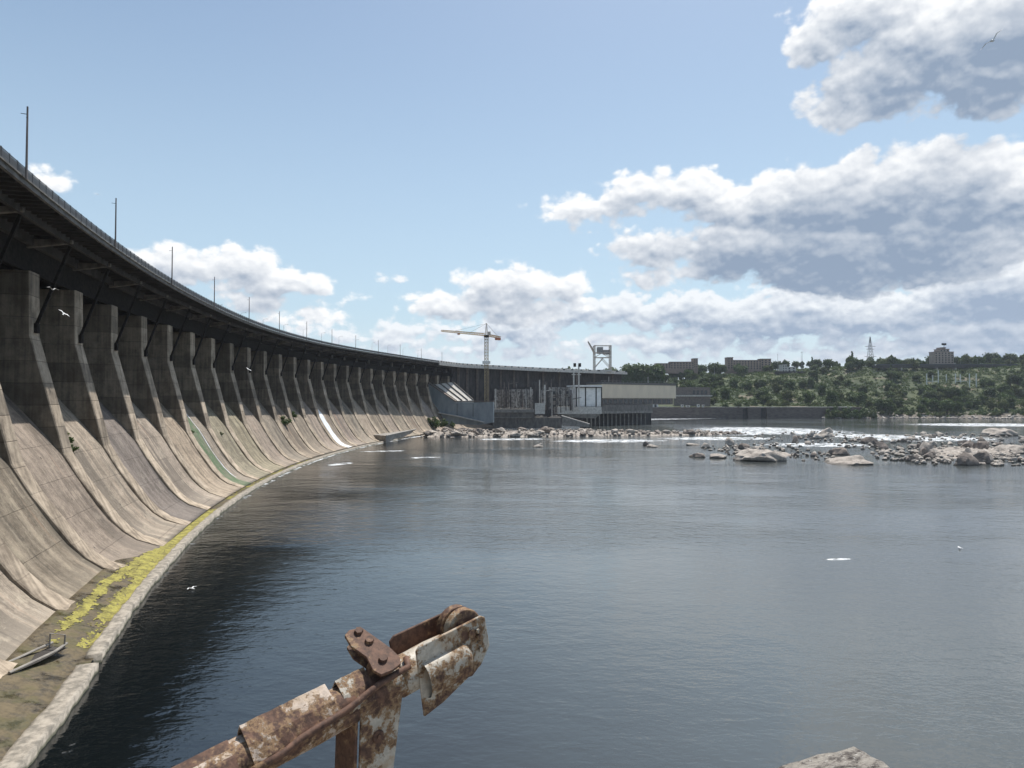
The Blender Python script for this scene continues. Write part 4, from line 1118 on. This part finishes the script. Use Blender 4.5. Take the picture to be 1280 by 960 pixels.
for i in range(230):
    px = rr.uniform(1028, 1290); x = at(px,520,760).x; y = shore(x)+rr.uniform(-2, 14) if px > 1085 else rr.uniform(759,765.5); pts.append((Vector((x, y, max(WZ, ground(x,y) if px > 1085 else WZ))), rr.uniform(.7,2.2)))
scatter('rubble', pts, M['rock'])

# ------------------------------------------------------------------ far buildings, bridge, pylon
def building(name, label, d, blocks, mt='brick', rows=3, roofm='roof', cat='building', win=True):
    """blocks: (px0, px1, ytop, ybase) front at distance d"""
    x0 = at(blocks[0][0], 460, d)
    g = empty(name, (x0.x, d, at(0, blocks[0][3], d).z), 0, label, cat); L = T(g)
    for i, (a, c, yt, yb) in enumerate(blocks):
        xa, xc = at(a,460,d).x, at(c,460,d).x; zt_, zb_ = zat(yt,d), zat(yb,d)
        b = MB(); b.box(L((xa, d+.02*i, zb_-6)), L((xc, d+14+i*.03, zt_))); b.build('walls', M[mt], g)
        b = MB(); b.box(L((xa-.5, d-.5+.01*i, zt_+.003)), L((xc+.5, d+14.5+i*.02, zt_+.6))); b.build('roof', M[roofm], g)
        if win:
            nw = max(2, int((xc-xa)/4.5)); nr = max(1, int((zt_-zb_)/3.6))
            for r_ in range(nr):
                for j in range(nw):
                    b = MB(); w0 = xa+(xc-xa)*(j+.3)/nw; w1 = xa+(xc-xa)*(j+.68)/nw; z1 = zt_-1.1-r_*3.5
                    b.box(L((w0, d-.12, z1-1.9)), L((w1, d+.25, z1))); b.build('window', M['glass'], g)
    return g
building('stone_house', 'brown stone building with a square tower at its right end on the hill', 1060, [(838,868,452.5,462),(867,872.5,448.3,462),(820,839,454.5,462)])
building('stone_house', 'brown stone building with a square tower at its left end on the hill', 1060, [(916,952,450.5,464),(909.5,916.5,447,464),(951,964,448.8,464)])
building('white_house', 'small pale house beside the terrace on the hillside', 1010, [(978,984,456,466),(984,995,459,466)], 'light', 1, 'light')
ob = building('office_block', 'grey brown office block with stepped roof and a sign mast above the bridge', 1040, [(1168.5,1192.5,440,458),(1175,1187,436.5,441),(1178,1182.5,434.5,437)], 'stone', 3, 'roof')
L = T(ob); mb = MB(); p = at(1180,434,1046); mb.bar(L((p.x,p.y,p.z-1)), L((p.x,p.y,zat(430,1046))), .5); mb.build('mast', M['dark_steel'], ob)
mb = MB(); mb.box(L((p.x-3.4,p.y-.6,zat(431.6,1046))), L((p.x+3.4,p.y+.6,zat(429,1046)))); mb.build('sign_box', M['dark_steel'], ob)
# bridge
br = empty('road_bridge', at(1180,462,985), 0, 'long dark road bridge on pale piers crossing the wooded slope', 'bridge'); L = T(br); d = 985
mb = MB(); mb.box(L((at(1090,0,d).x,d,zat(459.4,d))), L((at(1268,0,d).x,d+14,zat(456.4,d)))); mb.build('deck', M['deck'], br)
mb = MB(); mb.box(L((at(1090,0,d).x,d-.3,zat(456.4,d)+.003)), L((at(1268,0,d).x,d,zat(455,d)))); mb.build('parapet', M['rail'], br)
for px in (1128,1173,1196,1227,1242,1249):
    b = MB(); x = at(px,460,d).x; b.box(L((x-.9,d+2,zat(459.4,d)-.003)), L((x+.9,d+11,zat(478,d)))); b.build('bridge_pier', M['light'], br)
for i, px in enumerate(range(1098, 1268, 21)):
    x = at(px,456,d-2).x; g = empty('street_lamp', (x, d+2, zat(456.4,d)), 0, 'thin street lamp standing on the far road bridge', 'street lamp', 'street lamps on the far bridge')
    b = MB(); b.tube([(0,0,0),(0,0,8),(.6,0,8.6)], .12, 5); b.build('post', M['grey_steel'], g); b = MB(); b.box((.5,-.2,8.5),(1.4,.2,8.7)); b.build('lamp_head', M['grey_steel'], g)
# white gantry frames on the slope
for i, (px, y0, y1) in enumerate([(1158.5,467,482),(1166,469,480),(1173,463,481),(1183,468,478),(1194.5,467,480),(1200.5,468,479),(1212,467,486),(1220.5,467,485)]):
    p = ghit(px, y1); q = at(px, y0, p.y); b = MB(); b.bar(p-Vector((0,0,3)), Vector((p.x,p.y,q.z)), .9, .9)
    o = b.build('portal_post', M['white']); tag(o, 'pale concrete post on the wooded slope below the bridge, %s from the left' % ordinal(i), 'post', 'pale concrete posts below the bridge')
    if i in (0, 4):
        b = MB(); z = at(0,476.5,p.y).z; q = at(1172 if i == 0 else 1216,476.5,p.y); b.bar((p.x,p.y-.7,z), (q.x,p.y-.7,z), .7); b.build('beam', M['white'], o)
# pylon
pyl = empty('power_pylon', at(1088,450,1050), 0, 'grey lattice power pylon standing on the wooded ridge', 'pylon'); L = T(pyl)
p = at(1088,450,1050); zt_ = at(1088,421,1050).z; mb = MB()
lattice(mb, L((p.x,p.y,p.z-6)), L((p.x,p.y,zt_-9)), 8.5, 7, .22, 2.4); lattice(mb, L((p.x,p.y,zt_-9)), L((p.x,p.y,zt_)), 2.2, 4, .28, .5)
mb.build('tower', M['grey_steel'], pyl)
mb = MB()
for py, w_ in ((433,8.5),(436.5,6.5),(445.5,9.5)):
    z = at(0,py,1050).z
    for s_ in (-1,1): mb.bar(L((p.x,p.y,z+.8)), L((p.x+s_*w_,p.y,z)), .35); mb.bar(L((p.x,p.y,z-.8)), L((p.x+s_*w_,p.y,z)), .3)
mb.build('crossarms', M['grey_steel'], pyl)
# masts on the hill
for i, (px, y0, h_) in enumerate([(1001.5,440,22),(1002.8,440,22),(972,443,16),(959.5,470,14),(893,455,12),(1012,452,10)]):
    p = at(px, y0, 1000); b = MB(); b.tube([(0,0,-h_-14),(0,0,0)], [.28,.14], 5)
    o = b.build('mast', M['grey_steel']); o.location = p; tag(o, ['tall thin mast pair, its left mast, above the hillside terrace','tall thin mast pair, its right mast, above the hillside terrace','short mast above the pale terrace house','mast on the grassy slope below the terrace','mast standing before the stone buildings','short mast right of the mast pair'][i], 'mast')
    b = MB(); b.box((-.5,-.2,-.6), (.5,.2,.1)); b.build('lamp_head', M['grey_steel'], o)
# terrace wall
tp = at(968,467,1000); mb = MB(); mb.box((tp.x, 998, tp.z-2), (at(1006,467,1000).x, 999.5, at(0,464.2,1000).z)); tag(mb.build('terrace_wall', M['soot']), 'dark straight terrace wall under the pale house on the hillside', 'wall')

# ------------------------------------------------------------------ gulls
def gull_mesh(up, m, fold=.25):
    b = MB(); bm = b.bm
    b.tube([(0,-.26,0),(0,-.18,.0),(0,-.05,.01),(0,.1,.015),(0,.19,.03),(0,.25,.025),(0,.31,.01)], [.015,.05,.075,.06,.042,.035,.008], 8)
    b.strip([[(-.05,-.2,.0),(.05,-.2,.0)],[(-.075,-.38,.0),(.075,-.38,.0)]])
    for s in (-1,1):
        rows = []
        for t in (0,.25,.45,.7,.9,1.0):
            x = s*(.04+.62*t); z = .03+up*(t*.5 if t < .45 else .225-(t-.45)*fold)
            c = .2-.03*t if t < .6 else .18-.40*(t-.6); yc = .04+.08*min(t,.45)/.45-.18*max(0,t-.45)
            rows.append([(x,yc+c/2,z),(x,yc,z+.012),(x,yc-c/2,z-.004)])
        b.strip(rows)
    me = b.mesh('gull', m, True); return me
for px, py, d, up, rz, rx, ry, lab, sc in [
    (66,362,76,.9,1.2,.1,.1,'white gull flying in front of the first pier, upper of two',1.0),(79.5,392,76,.35,.7,.5,.6,'white gull banking in front of the dam piers, lower of two',1.0),
    (311,462,112,.3,2.6,.2,-.45,'pale gull gliding before the shaded middle piers',1.1),(1241,51,42,.7,-1.1,.35,-.5,'pale gull flying high in the sky at the upper right',1.15),
    (122,243,230,.5,.3,0,0,'tiny distant gull in the sky beside the second deck post',1.0)]:
    o = link('gull', gull_mesh(up, M['gull']), None, at(px, py, d)); o.rotation_euler = (rx, ry, rz); o.scale = (sc,)*3; tag(o, lab, 'gull')
for px, py, lab in [(240,737,'white gull floating on the dark water near the dam toe'),(1200,686,'white gull sitting on the water at the right')]:
    p = onz(px, py); o = link('gull', gull_mesh(.5, M['gull']), None, p+Vector((0,0,.12))); o.rotation_euler = (0,0,1.2); tag(o, lab, 'gull')

# ------------------------------------------------------------------ wrecked gangway on the apron
p = onz(38, 830, -19.55)
gw = empty('gangway', p, 0, 'narrow dark metal gangway with pale curved rails lying on the silted apron', 'gangway')
u = (onz(65,818,-20.1)-onz(5,846,-20.1)); ln = u.length; u.normalize(); gw.rotation_euler = (0,0,math.atan2(u.y,u.x)); gw.scale = (1.25,1.7,1.15)
b = MB(); b.strip([[(-ln/2+ln*i/8, y, .18+.12*abs(i/8-.5)) for y in (-.45,.45)] for i in range(9)]); b.build('floor', M['gate'], gw)
for s in (-1,1):
    b = MB(); b.tube([(-ln/2+ln*i/8, s*(.5-.28*max(0,i/8-.75)*2), .42+.35*max(0,i/8-.7)) for i in range(9)], .075, 7); b.build('rail', M['old_conc'], gw)
b = MB(); b.tube([(ln/2-.25,-.4,.3),(ln/2-.2,-.4,1.15),(ln/2-.2,.35,1.2),(ln/2-.25,.35,.3)], .05, 6); b.build('end_hoop', M['old_conc'], gw)
dr = random.Random(9)
for i in range(5):
    q = onz(dr.uniform(0,40), dr.uniform(800,880), -20.08); a_ = dr.random()*3; l_ = dr.uniform(.6,1.6)
    b = MB(); b.tube([(-l_*math.cos(a_),-l_*math.sin(a_),.08),(0,0,.13),(l_*math.cos(a_),l_*math.sin(a_),.09)], [.05,.07,.04], 6)
    o = b.build('driftwood', M['light' if i % 2 else 'bark']); o.location = q; tag(o, 'driftwood pole lying on the silted apron near the gangway', 'driftwood', 'driftwood on the apron')

# ------------------------------------------------------------------ foreground davit and ledge
bo = empty('davit', at(300,1010,2.35), 0, 'rusty crane boom with flaking cream paint and a pulley head over the water', 'crane boom')
L = T(bo)
P0, P1 = at(208,1000,2.27), at(552,818,2.98)
ax = (P1-P0).normalized(); view = ((P0+P1)/2).normalized()
sd = ax.cross(Vector((0,0,1))).normalized()      # lateral, towards the viewer's right
if sd.dot(Vector((1,0,0))) < 0: sd = -sd
up = sd.cross(ax).normalized()
if up.z < 0: up = -up
LB = (P1-P0).length
def bp(t, s=0, h=0): return L(P0+ax*t+sd*s+up*h)
def t_of(px):
    lo, hi = -.5, 2.
    for _ in range(40):
        m_ = (lo+hi)/2; q = P0+ax*m_; x_ = 640+F*q.x/q.y
        lo, hi = (m_, hi) if x_ < px else (lo, m_)
    return lo
rp = .081
def ring_tube(t0, t1, r, n_=28, seg=24, dent=.0):
    b = MB(); rows = []
    for i in range(seg+1):
        t = t0+(t1-t0)*i/seg
        rows.append([bp(t, r*math.cos(a)*(1+dent*mn.noise(Vector((t*9,a,0)))), r*math.sin(a)*(1+dent*mn.noise(Vector((t*9,a,5))))) for a in [2*math.pi*j/n_ for j in range(n_+1)]])
    b.strip(rows); b.bm.faces.new([b.bm.verts.new(p) for p in rows[0][:-1]]); b.bm.faces.new([b.bm.verts.new(p) for p in rows[-1][:-1]])
    bmesh.ops.remove_doubles(b.bm, verts=b.bm.verts[:], dist=.0002); return b
ta, tb = t_of(440), t_of(548)
ring_tube(-.5, ta, rp, dent=.05).build('boom_pipe', M['steel_boom'], bo, True)
ring_tube(ta+.001, tb, rp*.97, dent=.06).build('boom_end_pipe', M['paint_boom'], bo, True)
# angle cover over the lower boom: inverted V plates, torn open at one end
def cover(t0, t1, name, m, h0=.122, w=.094, jag=.012):
    b = MB(); rows = []
    for i in range(19):
        t = t0+(t1-t0)*i/18; e = jag*mn.noise(Vector((i*1.7,t0,0)))
        rows.append([bp(t+e, -w, .0+e), bp(t, -w*.55, h0*.62), bp(t+e*.5, -.005, h0+e*.3), bp(t, w*.6, h0*.6), bp(t+e, w*1.02, .015+e)])
    b.strip(rows)
    ex = bmesh.ops.extrude_face_region(b.bm, geom=b.bm.faces[:])
    bmesh.ops.translate(b.bm, vec=-up*.006, verts=[v for v in ex['geom'] if isinstance(v, bmesh.types.BMVert)])
    return b.build(name, m, bo)
cover(t_of(312), t_of(417), 'angle_cover', M['steel_boom'])
cover(t_of(150), t_of(296), 'lower_angle_cover', M['rust'], .095, .10, .006)
cover(t_of(428), t_of(463), 'painted_saddle', M['paint_boom'], .112, .085, .01)
# rod along the near side
b = MB(); q0, q1 = t_of(345), t_of(503)
pts = [bp(q0-.25, .112, .005), bp(q0, .112, .012)]+[bp(q0+(q1-q0)*i/8, .108-.03*i/8, .012+.058*i/8+.006*math.sin(i*1.3)) for i in range(1,9)]+[bp(q1+.015,.04,.085)]
b.tube(pts, .0135, 10); b.build('rod', M['rust'], bo, True)
# clamp: two plates across the boom with bolts
tcl = t_of(480)
cu = (-sd*.80+up*.42-ax*.10).normalized(); cw = ax; cn = cu.cross(cw).normalized()
if cn.z < 0: cn = -cn
base = P0+ax*tcl+up*.115+sd*.045
def plate(c0, a, bvec, outline, thick, name, m, nvec, bev=.002):
    b = MB(); b.prism([L(c0+a*x+bvec*y) for x, y in outline], nvec*thick); return b.build(name, m, bo, bevel=bev)
outl = [(-.055,-.05),(-.02,-.062),(.05,-.045),(.13,-.062),(.195,-.05),(.21,-.02),(.195,.03),(.12,.045),(.04,.06),(-.02,.062),(-.05,.045),(-.06,0)]
plate(base, cu, cw, outl, .014, 'clamp_plate', M['rust'], cn)
plate(base-cn*.06, cu, cw, [(x*.93,y*.9) for x, y in outl], .012, 'clamp_plate', M['rust'], cn)
b = MB(); b.tube([L(base-cn*.055+cu*.02), L(base-cn*.0+cu*.02)], .035, 12); b.tube([L(base-cn*.055+cu*.13), L(base+cu*.13)], .028, 12); b.build('spacer', M['rust'], bo)
for x, y in ((.005,.0),(.115,.012),(.18,.005)):
    b = MB(); c0 = base+cu*x+cw*y; b.tube([L(c0+cn*.0145), L(c0+cn*.027)], [.02,.017], 8 if x < .15 else 6); b.build('bolt', M['paint_boom' if x > .1 and x < .15 else 'rust'], bo)
# lug under the clamp
plate(P0+ax*(tcl-.03)+up*.06+sd*.0, ax, up, [(-.05,0),(.08,0),(.06,.07),(-.02,.06)], .02, 'lug', M['rust'], sd)
# head: two cheek plates and the sheaves between them
t0h, t1h = t_of(510), t_of(596)
LH = t1h-t0h
near = P0+sd*.078
plate(near, ax, up, [(t0h,-.165),(t0h+.012,.115),(t0h+.03,.13),(t1h-.02,.128),(t1h,.115),(t1h+.002,-.02),(t1h-.06,-.085),(t0h+.1,-.15)], .014, 'cheek_plate', M['paint_boom'], sd, .003)
plate(P0-sd*.085, ax, up, [(t0h-.01,-.06),(t0h-.012,.118),(t0h+.012,.135),(t1h-.03,.13),(t1h-.01,.11),(t1h-.01,-.03),(t1h-.08,-.08)], .012, 'cheek_plate', M['rust'], -sd, .003)
ring_tube(t0h-.05, t0h+LH*.6, rp*1.02, dent=.05).build('head_sleeve', M['paint_boom'], bo, True)
# half round stiffener welded on the near cheek
b = MB(); rows = []
for i in range(17):
    t = t0h+.03+(LH*.66)*i/16; e = .052*(1-max(0,(i-13)/3.)**2*.9)
    rows.append([L(P0+ax*t+sd*(.092+e*math.sin(a)*.9)+up*(-.02-.075*math.cos(a)*(e/.052))) for a in [math.pi*j/10 for j in range(11)]])
b.strip(rows); b.build('stiffener', M['paint_boom'], bo, True)
for s in (-.03,.025):
    b = MB(); c0 = P0+ax*(t1h-.085)+up*.075+sd*s
    prof = [(-.019,.088),(-.015,.094),(-.008,.082),(.008,.082),(.015,.094),(.019,.088)]
    rows = [[L(c0+sd*x+(ax*math.cos(a)+up*math.sin(a))*r_) for x, r_ in [(-.019,.02)]+prof+[(.019,.02)]] for a in [2*math.pi*j/36 for j in range(37)]]
    b.strip(rows); bmesh.ops.remove_doubles(b.bm, verts=b.bm.verts[:], dist=.0002); b.build('sheave', M['rust'], bo, True)
b = MB(); c0 = P0+ax*(t1h-.085)+up*.075; b.tube([L(c0-sd*.1), L(c0+sd*.1)], .018, 12); b.build('axle', M['rust'], bo)
b = MB(); c0 = near+ax*(t1h-.055)+up*.02+sd*.014
for q in (-.03,.0,.03,.055): b.tube([L(c0+up*q), L(c0+up*q+sd*.014)], .011, 7)
b.build('rivets', M['paint_boom'], bo)
plate(P0+sd*.02, ax, up, [(t1h-.16,-.11),(t1h-.05,-.06),(t1h-.03,-.085),(t1h-.1,-.125)], .05, 'guide', M['rust'], sd)
# hanging strut bracket
ts = t_of(466); b = MB()
c0 = P0+ax*ts+sd*.06
dn = Vector((-.05,-.02,-1)).normalized()
b.prism([L(c0-ax*.085-up*.01), L(c0+ax*.11+up*.0), L(c0+ax*.10+dn*.12), L(c0+ax*.035+dn*.9), L(c0-ax*.055+dn*.9)], sd*.014); b.build('strut_plate', M['paint_boom'], bo, bevel=.002)
b = MB(); b.prism([L(c0-ax*.1-sd*.14+dn*.04), L(c0-ax*.088+dn*.04), L(c0-ax*.06+dn*.9), L(c0-ax*.075-sd*.14+dn*.9)], -ax*.012+Vector((0,0,0))); b.build('strut_flange', M['rust'], bo)
b = MB(); q = c0+ax*.0+dn*.15+sd*.0145; b.tube([L(q), L(q+sd*.006)], [.026,.022], 14); b.tube([L(q), L(q+sd*.012)], .009, 10); b.build('boss', M['rust'], bo)

# viewing platform that carries the davit, below and behind the camera
m_ = plain('platform_concrete', (.36,.33,.29), (.2,.18,.155), .9, 1.5)
mb = MB(); mb.box((-4,-5,-24), (3,2.55,-1.78)); tag(mb.build('viewing_platform', m_, bevel=.02), 'concrete viewing platform below the camera that carries the rusty boom', 'platform')
mb = MB(); mb.box((-1.9,1.7,-1.777), (-.9,2.3,-1.45)); mb.build('mount', M['rust'], bo, bevel=.01).location = -Vector(bo.location)
# stone at the lower right
bm = bmesh.new(); bmesh.ops.create_cube(bm, size=1.0); bmesh.ops.subdivide_edges(bm, edges=bm.edges[:], cuts=14, use_grid_fill=True)
for v in bm.verts:
    q = v.co.copy(); d_ = q.normalized()
    v.co = q*.86+d_*.09+d_*(.035*mn.fractal(q*5,1,2,5)+.012*mn.fractal(q*22,1,2,3))
me = bpy.data.meshes.new('stone_block'); bm.to_mesh(me); bm.free()
for p in me.polygons: p.use_smooth = True
m, n, b = new_mat('lichen_stone'); p = n('ShaderNodeTexCoord', out=3); a = n.noise(p, 14, 9, .72); c = n.noise(p, 34, 6, .7); e = n.noise(p, 5, 5, .6)
col = n.mix(n.ramp(a, .38, .6), (.075,.062,.055), (.40,.365,.32)); col = n.mix(n.ramp(c, .58, .66), col, (.66,.64,.6)); col = n.mix(n.ramp(e, .5, .6, 0, .6), col, (.5,.46,.40))
n.set(b.inputs['Base Color'], col); b.inputs['Roughness'].default_value = .9; bump(n, b, n.m('ADD', a, n.m('MULTIPLY', c, .5)), 1.0, .03)
me.materials.append(m)
sb = link('stone_block', me, None, (1.255, 2.66, -1.80)); sb.scale = (.68,.5,.5); sb.rotation_euler = (.0,-.16,.2)
tag(sb, 'lichen speckled grey stone corner at the bottom right above the water', 'stone')

# ------------------------------------------------------------------ sky with clouds
W = bpy.data.worlds.new('World'); S.world = W; W.use_nodes = True
nt = W.node_tree; nt.nodes.clear(); n = NT(nt)
# cloud lobes (photo pixels: centre, radii) turned into directions on the sky dome
LOBES = [
 # big bank on the right
 (735,262,60,20),(800,240,60,26),(850,238,70,28),(905,258,75,28),(960,262,70,36),(1035,262,95,55),(1110,252,105,54),(1190,250,90,54),(1262,248,85,42),(930,310,95,45),(1040,310,130,55),(1160,300,120,45),(820,310,58,26),(815,342,42,15),(905,338,90,22),
 # upper right
 (1030,48,52,28),(1075,20,80,30),(1058,118,42,32),(1110,95,62,42),(1170,60,80,52),(1245,92,75,42),(1270,30,90,55),(1100,10,60,30),
 # middle cloud
 (560,385,66,22),(610,362,50,26),(650,358,55,26),(700,360,45,24),(640,385,90,24),
 # left clouds
 (205,325,42,22),(240,335,42,26),(305,335,48,28),(350,352,62,26),(395,355,40,20),(325,372,70,14),(445,377,12,8),(45,222,26,9),(380,398,46,10),(487,345,18,6),
 # low bank near the horizon
 (470,425,90,14),(560,420,90,18),(640,412,80,26),(720,392,70,26),(790,385,70,22),(860,388,80,26),(920,400,110,32),(1000,392,110,36),(1090,400,120,30),(1180,385,120,34),(1270,360,90,40),(1255,410,110,28),(700,432,90,15),(850,430,130,16),(1050,434,140,15),(1250,438,160,18),(590,440,100,12),
]
LOW = LOBES[-18:]; LOBES = LOBES[:-18]
def make_density(LOBES, amp):
  dens = bpy.data.node_groups.new('cloud_density', 'ShaderNodeTree')
  dens.interface.new_socket('P', in_out='INPUT', socket_type='NodeSocketVector')
  dens.interface.new_socket('D', in_out='OUTPUT', socket_type='NodeSocketFloat')
  dens.interface.new_socket('F', in_out='OUTPUT', socket_type='NodeSocketFloat')
  g = NT(dens); gi = dens.nodes.new('NodeGroupInput'); go = dens.nodes.new('NodeGroupOutput')
  P = gi.outputs[0]
  P3 = g.v('MULTIPLY', P, (1,1.35,1))
  wn_ = g.noise(P3, 9.0, 4, .55, out=1)
  Pw = g.v('ADD', P, g.v('MULTIPLY', g.v('SUBTRACT', wn_, (.5,.5,.5)), (.085,.05,0)))
  cur = None
  for px, py, rx, ry in LOBES:
      a_, e_ = azel(px, py)
      q = g.v('SUBTRACT', Pw, (a_, e_, 0))
      q = g.v('MULTIPLY', q, (F/rx, F/ry, 0))
      l_ = g.m('MULTIPLY', g.m('SUBTRACT', g.v('LENGTH', q, out=1), 1.0), min(ry, rx*.6)/34.)
      cur = l_ if cur is None else g.m('SMOOTH_MIN', cur, l_, .2)
  f1 = g.noise(P3, 24.0, 12, .66)
  f2 = g.noise(P3, 11.0, 3, .5)
  Pv_ = g.v('ADD', P3, g.v('MULTIPLY', g.v('SUBTRACT', g.noise(P3, 60.0, 3, .6, out=1), (.5,.5,.5)), (.012,.012,0)))
  v1 = g('ShaderNodeTexVoronoi', Pv_, ins={'Scale': 26.0}); v2 = g('ShaderNodeTexVoronoi', Pv_, ins={'Scale': 62.0})
  puff = g.m('SUBTRACT', 1.12, g.m('ADD', g.m('MULTIPLY', v1, .8), g.m('MULTIPLY', v2, .5)))
  fb = g.m('ADD', g.m('MULTIPLY', f1, .48), g.m('ADD', g.m('MULTIPLY', f2, .24), g.m('MULTIPLY', puff, .28)))
  D = g.m('SUBTRACT', g.m('MULTIPLY', g.m('SUBTRACT', fb, .48), amp), cur)
  g.set(go.inputs[0], D); g.set(go.inputs[1], fb)
  return dens
tc_ = n('ShaderNodeTexCoord', out=0)
x, y, z = n.sep(n.v('NORMALIZE', tc_))
az = n.m('ARCTAN2', x, y); el = n.m('ARCSINE', z)
Pv = n.comb(az, el, 0.0)
def layer(LB_, amp, k):
    grp = make_density(LB_, amp)
    def dn_(off):
        gn = nt.nodes.new('ShaderNodeGroup'); gn.node_tree = grp; n.set(gn.inputs[0], n.v('ADD', Pv, off)); return gn.outputs
    d0 = dn_((0,0,0)); d1 = dn_((.0025,.007,0)); d2 = dn_((.012,.030,0)); d3 = dn_((.03,.075,0))
    mk = n.m('POWER', n.ramp(d0[0], -.06, .24), 1.2)
    pos = lambda q: n.m('MAXIMUM', q, 0.0)
    T_ = n.m('ADD', n.m('MULTIPLY', pos(d1[0]), .55), n.m('ADD', n.m('MULTIPLY', pos(d2[0]), .75), n.m('MULTIPLY', pos(d3[0]), .45)))
    sh = n.m('SUBTRACT', 1.0, n.m('POWER', 2.718, n.m('MULTIPLY', T_, -k)))
    sh = n.m('SUBTRACT', sh, n.m('ADD', n.m('MULTIPLY', n.m('SUBTRACT', d0[0], d1[0]), .75), n.m('MULTIPLY', n.m('SUBTRACT', d1[1], .5), .95)), clamp=True)
    return mk, sh
mA, sA = layer(LOBES, 2.0, 1.2)
mB, sB = layer(LOW, 2.7, 1.6)
clA = n.mix(sA, (8.1,8.2,8.3), (2.3,2.95,3.95)); clB = n.mix(sB, (7.3,7.6,7.9), (2.8,3.5,4.6))
SKY = .092
sky = n('ShaderNodeTexSky', sky_type='NISHITA', sun_disc=False, sun_elevation=rad(SUN_EL), sun_rotation=rad(SUN_AZ), altitude=60, air_density=1.0, dust_density=1.6, ozone_density=.35)
hzn = n.m('MULTIPLY', n.ramp(el, 0.0, .30, 1.0, 0.0), .45)
sky = n.mix(1.0, sky, (.99,1.06,1.04), 'MULTIPLY')
sky = n.mix(n.ramp(el, .02, .66, .64, 0.0), sky, (4.85,6.25,7.35))
sky = n.mix(n.ramp(el, -.02, .13, .95, 0.0), sky, (6.0,6.7,7.4))
clB = n.mix(n.ramp(el, -.02, .10, .4, 0.0), clB, (6.3,6.8,7.4))
full = n.mix(mA, n.mix(mB, sky, clB), clA)
bg = n('ShaderNodeBackground', full, SKY)
out = nt.nodes.new('ShaderNodeOutputWorld'); n.set(out.inputs[0], bg)
try:
    W.cycles.sampling_method = 'MANUAL'; W.cycles.sample_map_resolution = 512
except Exception: pass

sun = bpy.data.lights.new('sun', 'SUN'); sun.energy = 4.0; sun.angle = rad(.53); sun.color = (1, .955, .89)
so = bpy.data.objects.new('sun', sun); C.objects.link(so)
sdv = Vector((math.sin(rad(SUN_AZ))*math.cos(rad(SUN_EL)), math.cos(rad(SUN_AZ))*math.cos(rad(SUN_EL)), math.sin(rad(SUN_EL))))
so.rotation_euler = (-sdv).to_track_quat('-Z', 'Y').to_euler()

hm = bpy.data.materials.new('haze_air'); hm.use_nodes = True; hn = hm.node_tree; hn.nodes.clear()
pv = hn.nodes.new('ShaderNodeVolumePrincipled'); pv.inputs['Color'].default_value = (.80,.88,1,1); pv.inputs['Density'].default_value = .00006; pv.inputs['Anisotropy'].default_value = .3
ho = hn.nodes.new('ShaderNodeOutputMaterial'); hn.links.new(pv.outputs[0], ho.inputs['Volume'])
mb = MB(); mb.box((-3100,-1000,-27), (4600,9100,135)); tag(mb.build('haze', hm), kind='stuff')
S.cycles.volume_bounces = 0
# ------------------------------------------------------------------ camera and render settings
cam = bpy.data.cameras.new('camera'); cam.sensor_width = 36; cam.lens = F/1280*36; cam.clip_start = .05; cam.clip_end = 20000
co = bpy.data.objects.new('camera', cam); C.objects.link(co); co.rotation_euler = (math.pi/2+PITCH, 0, 0); S.camera = co
S.view_settings.view_transform = 'Standard'; S.view_settings.look = 'None'; S.view_settings.exposure = .47; S.view_settings.gamma = 1
S.render.engine = 'CYCLES'
S.cycles.use_denoising = True
S.cycles.max_bounces = 6
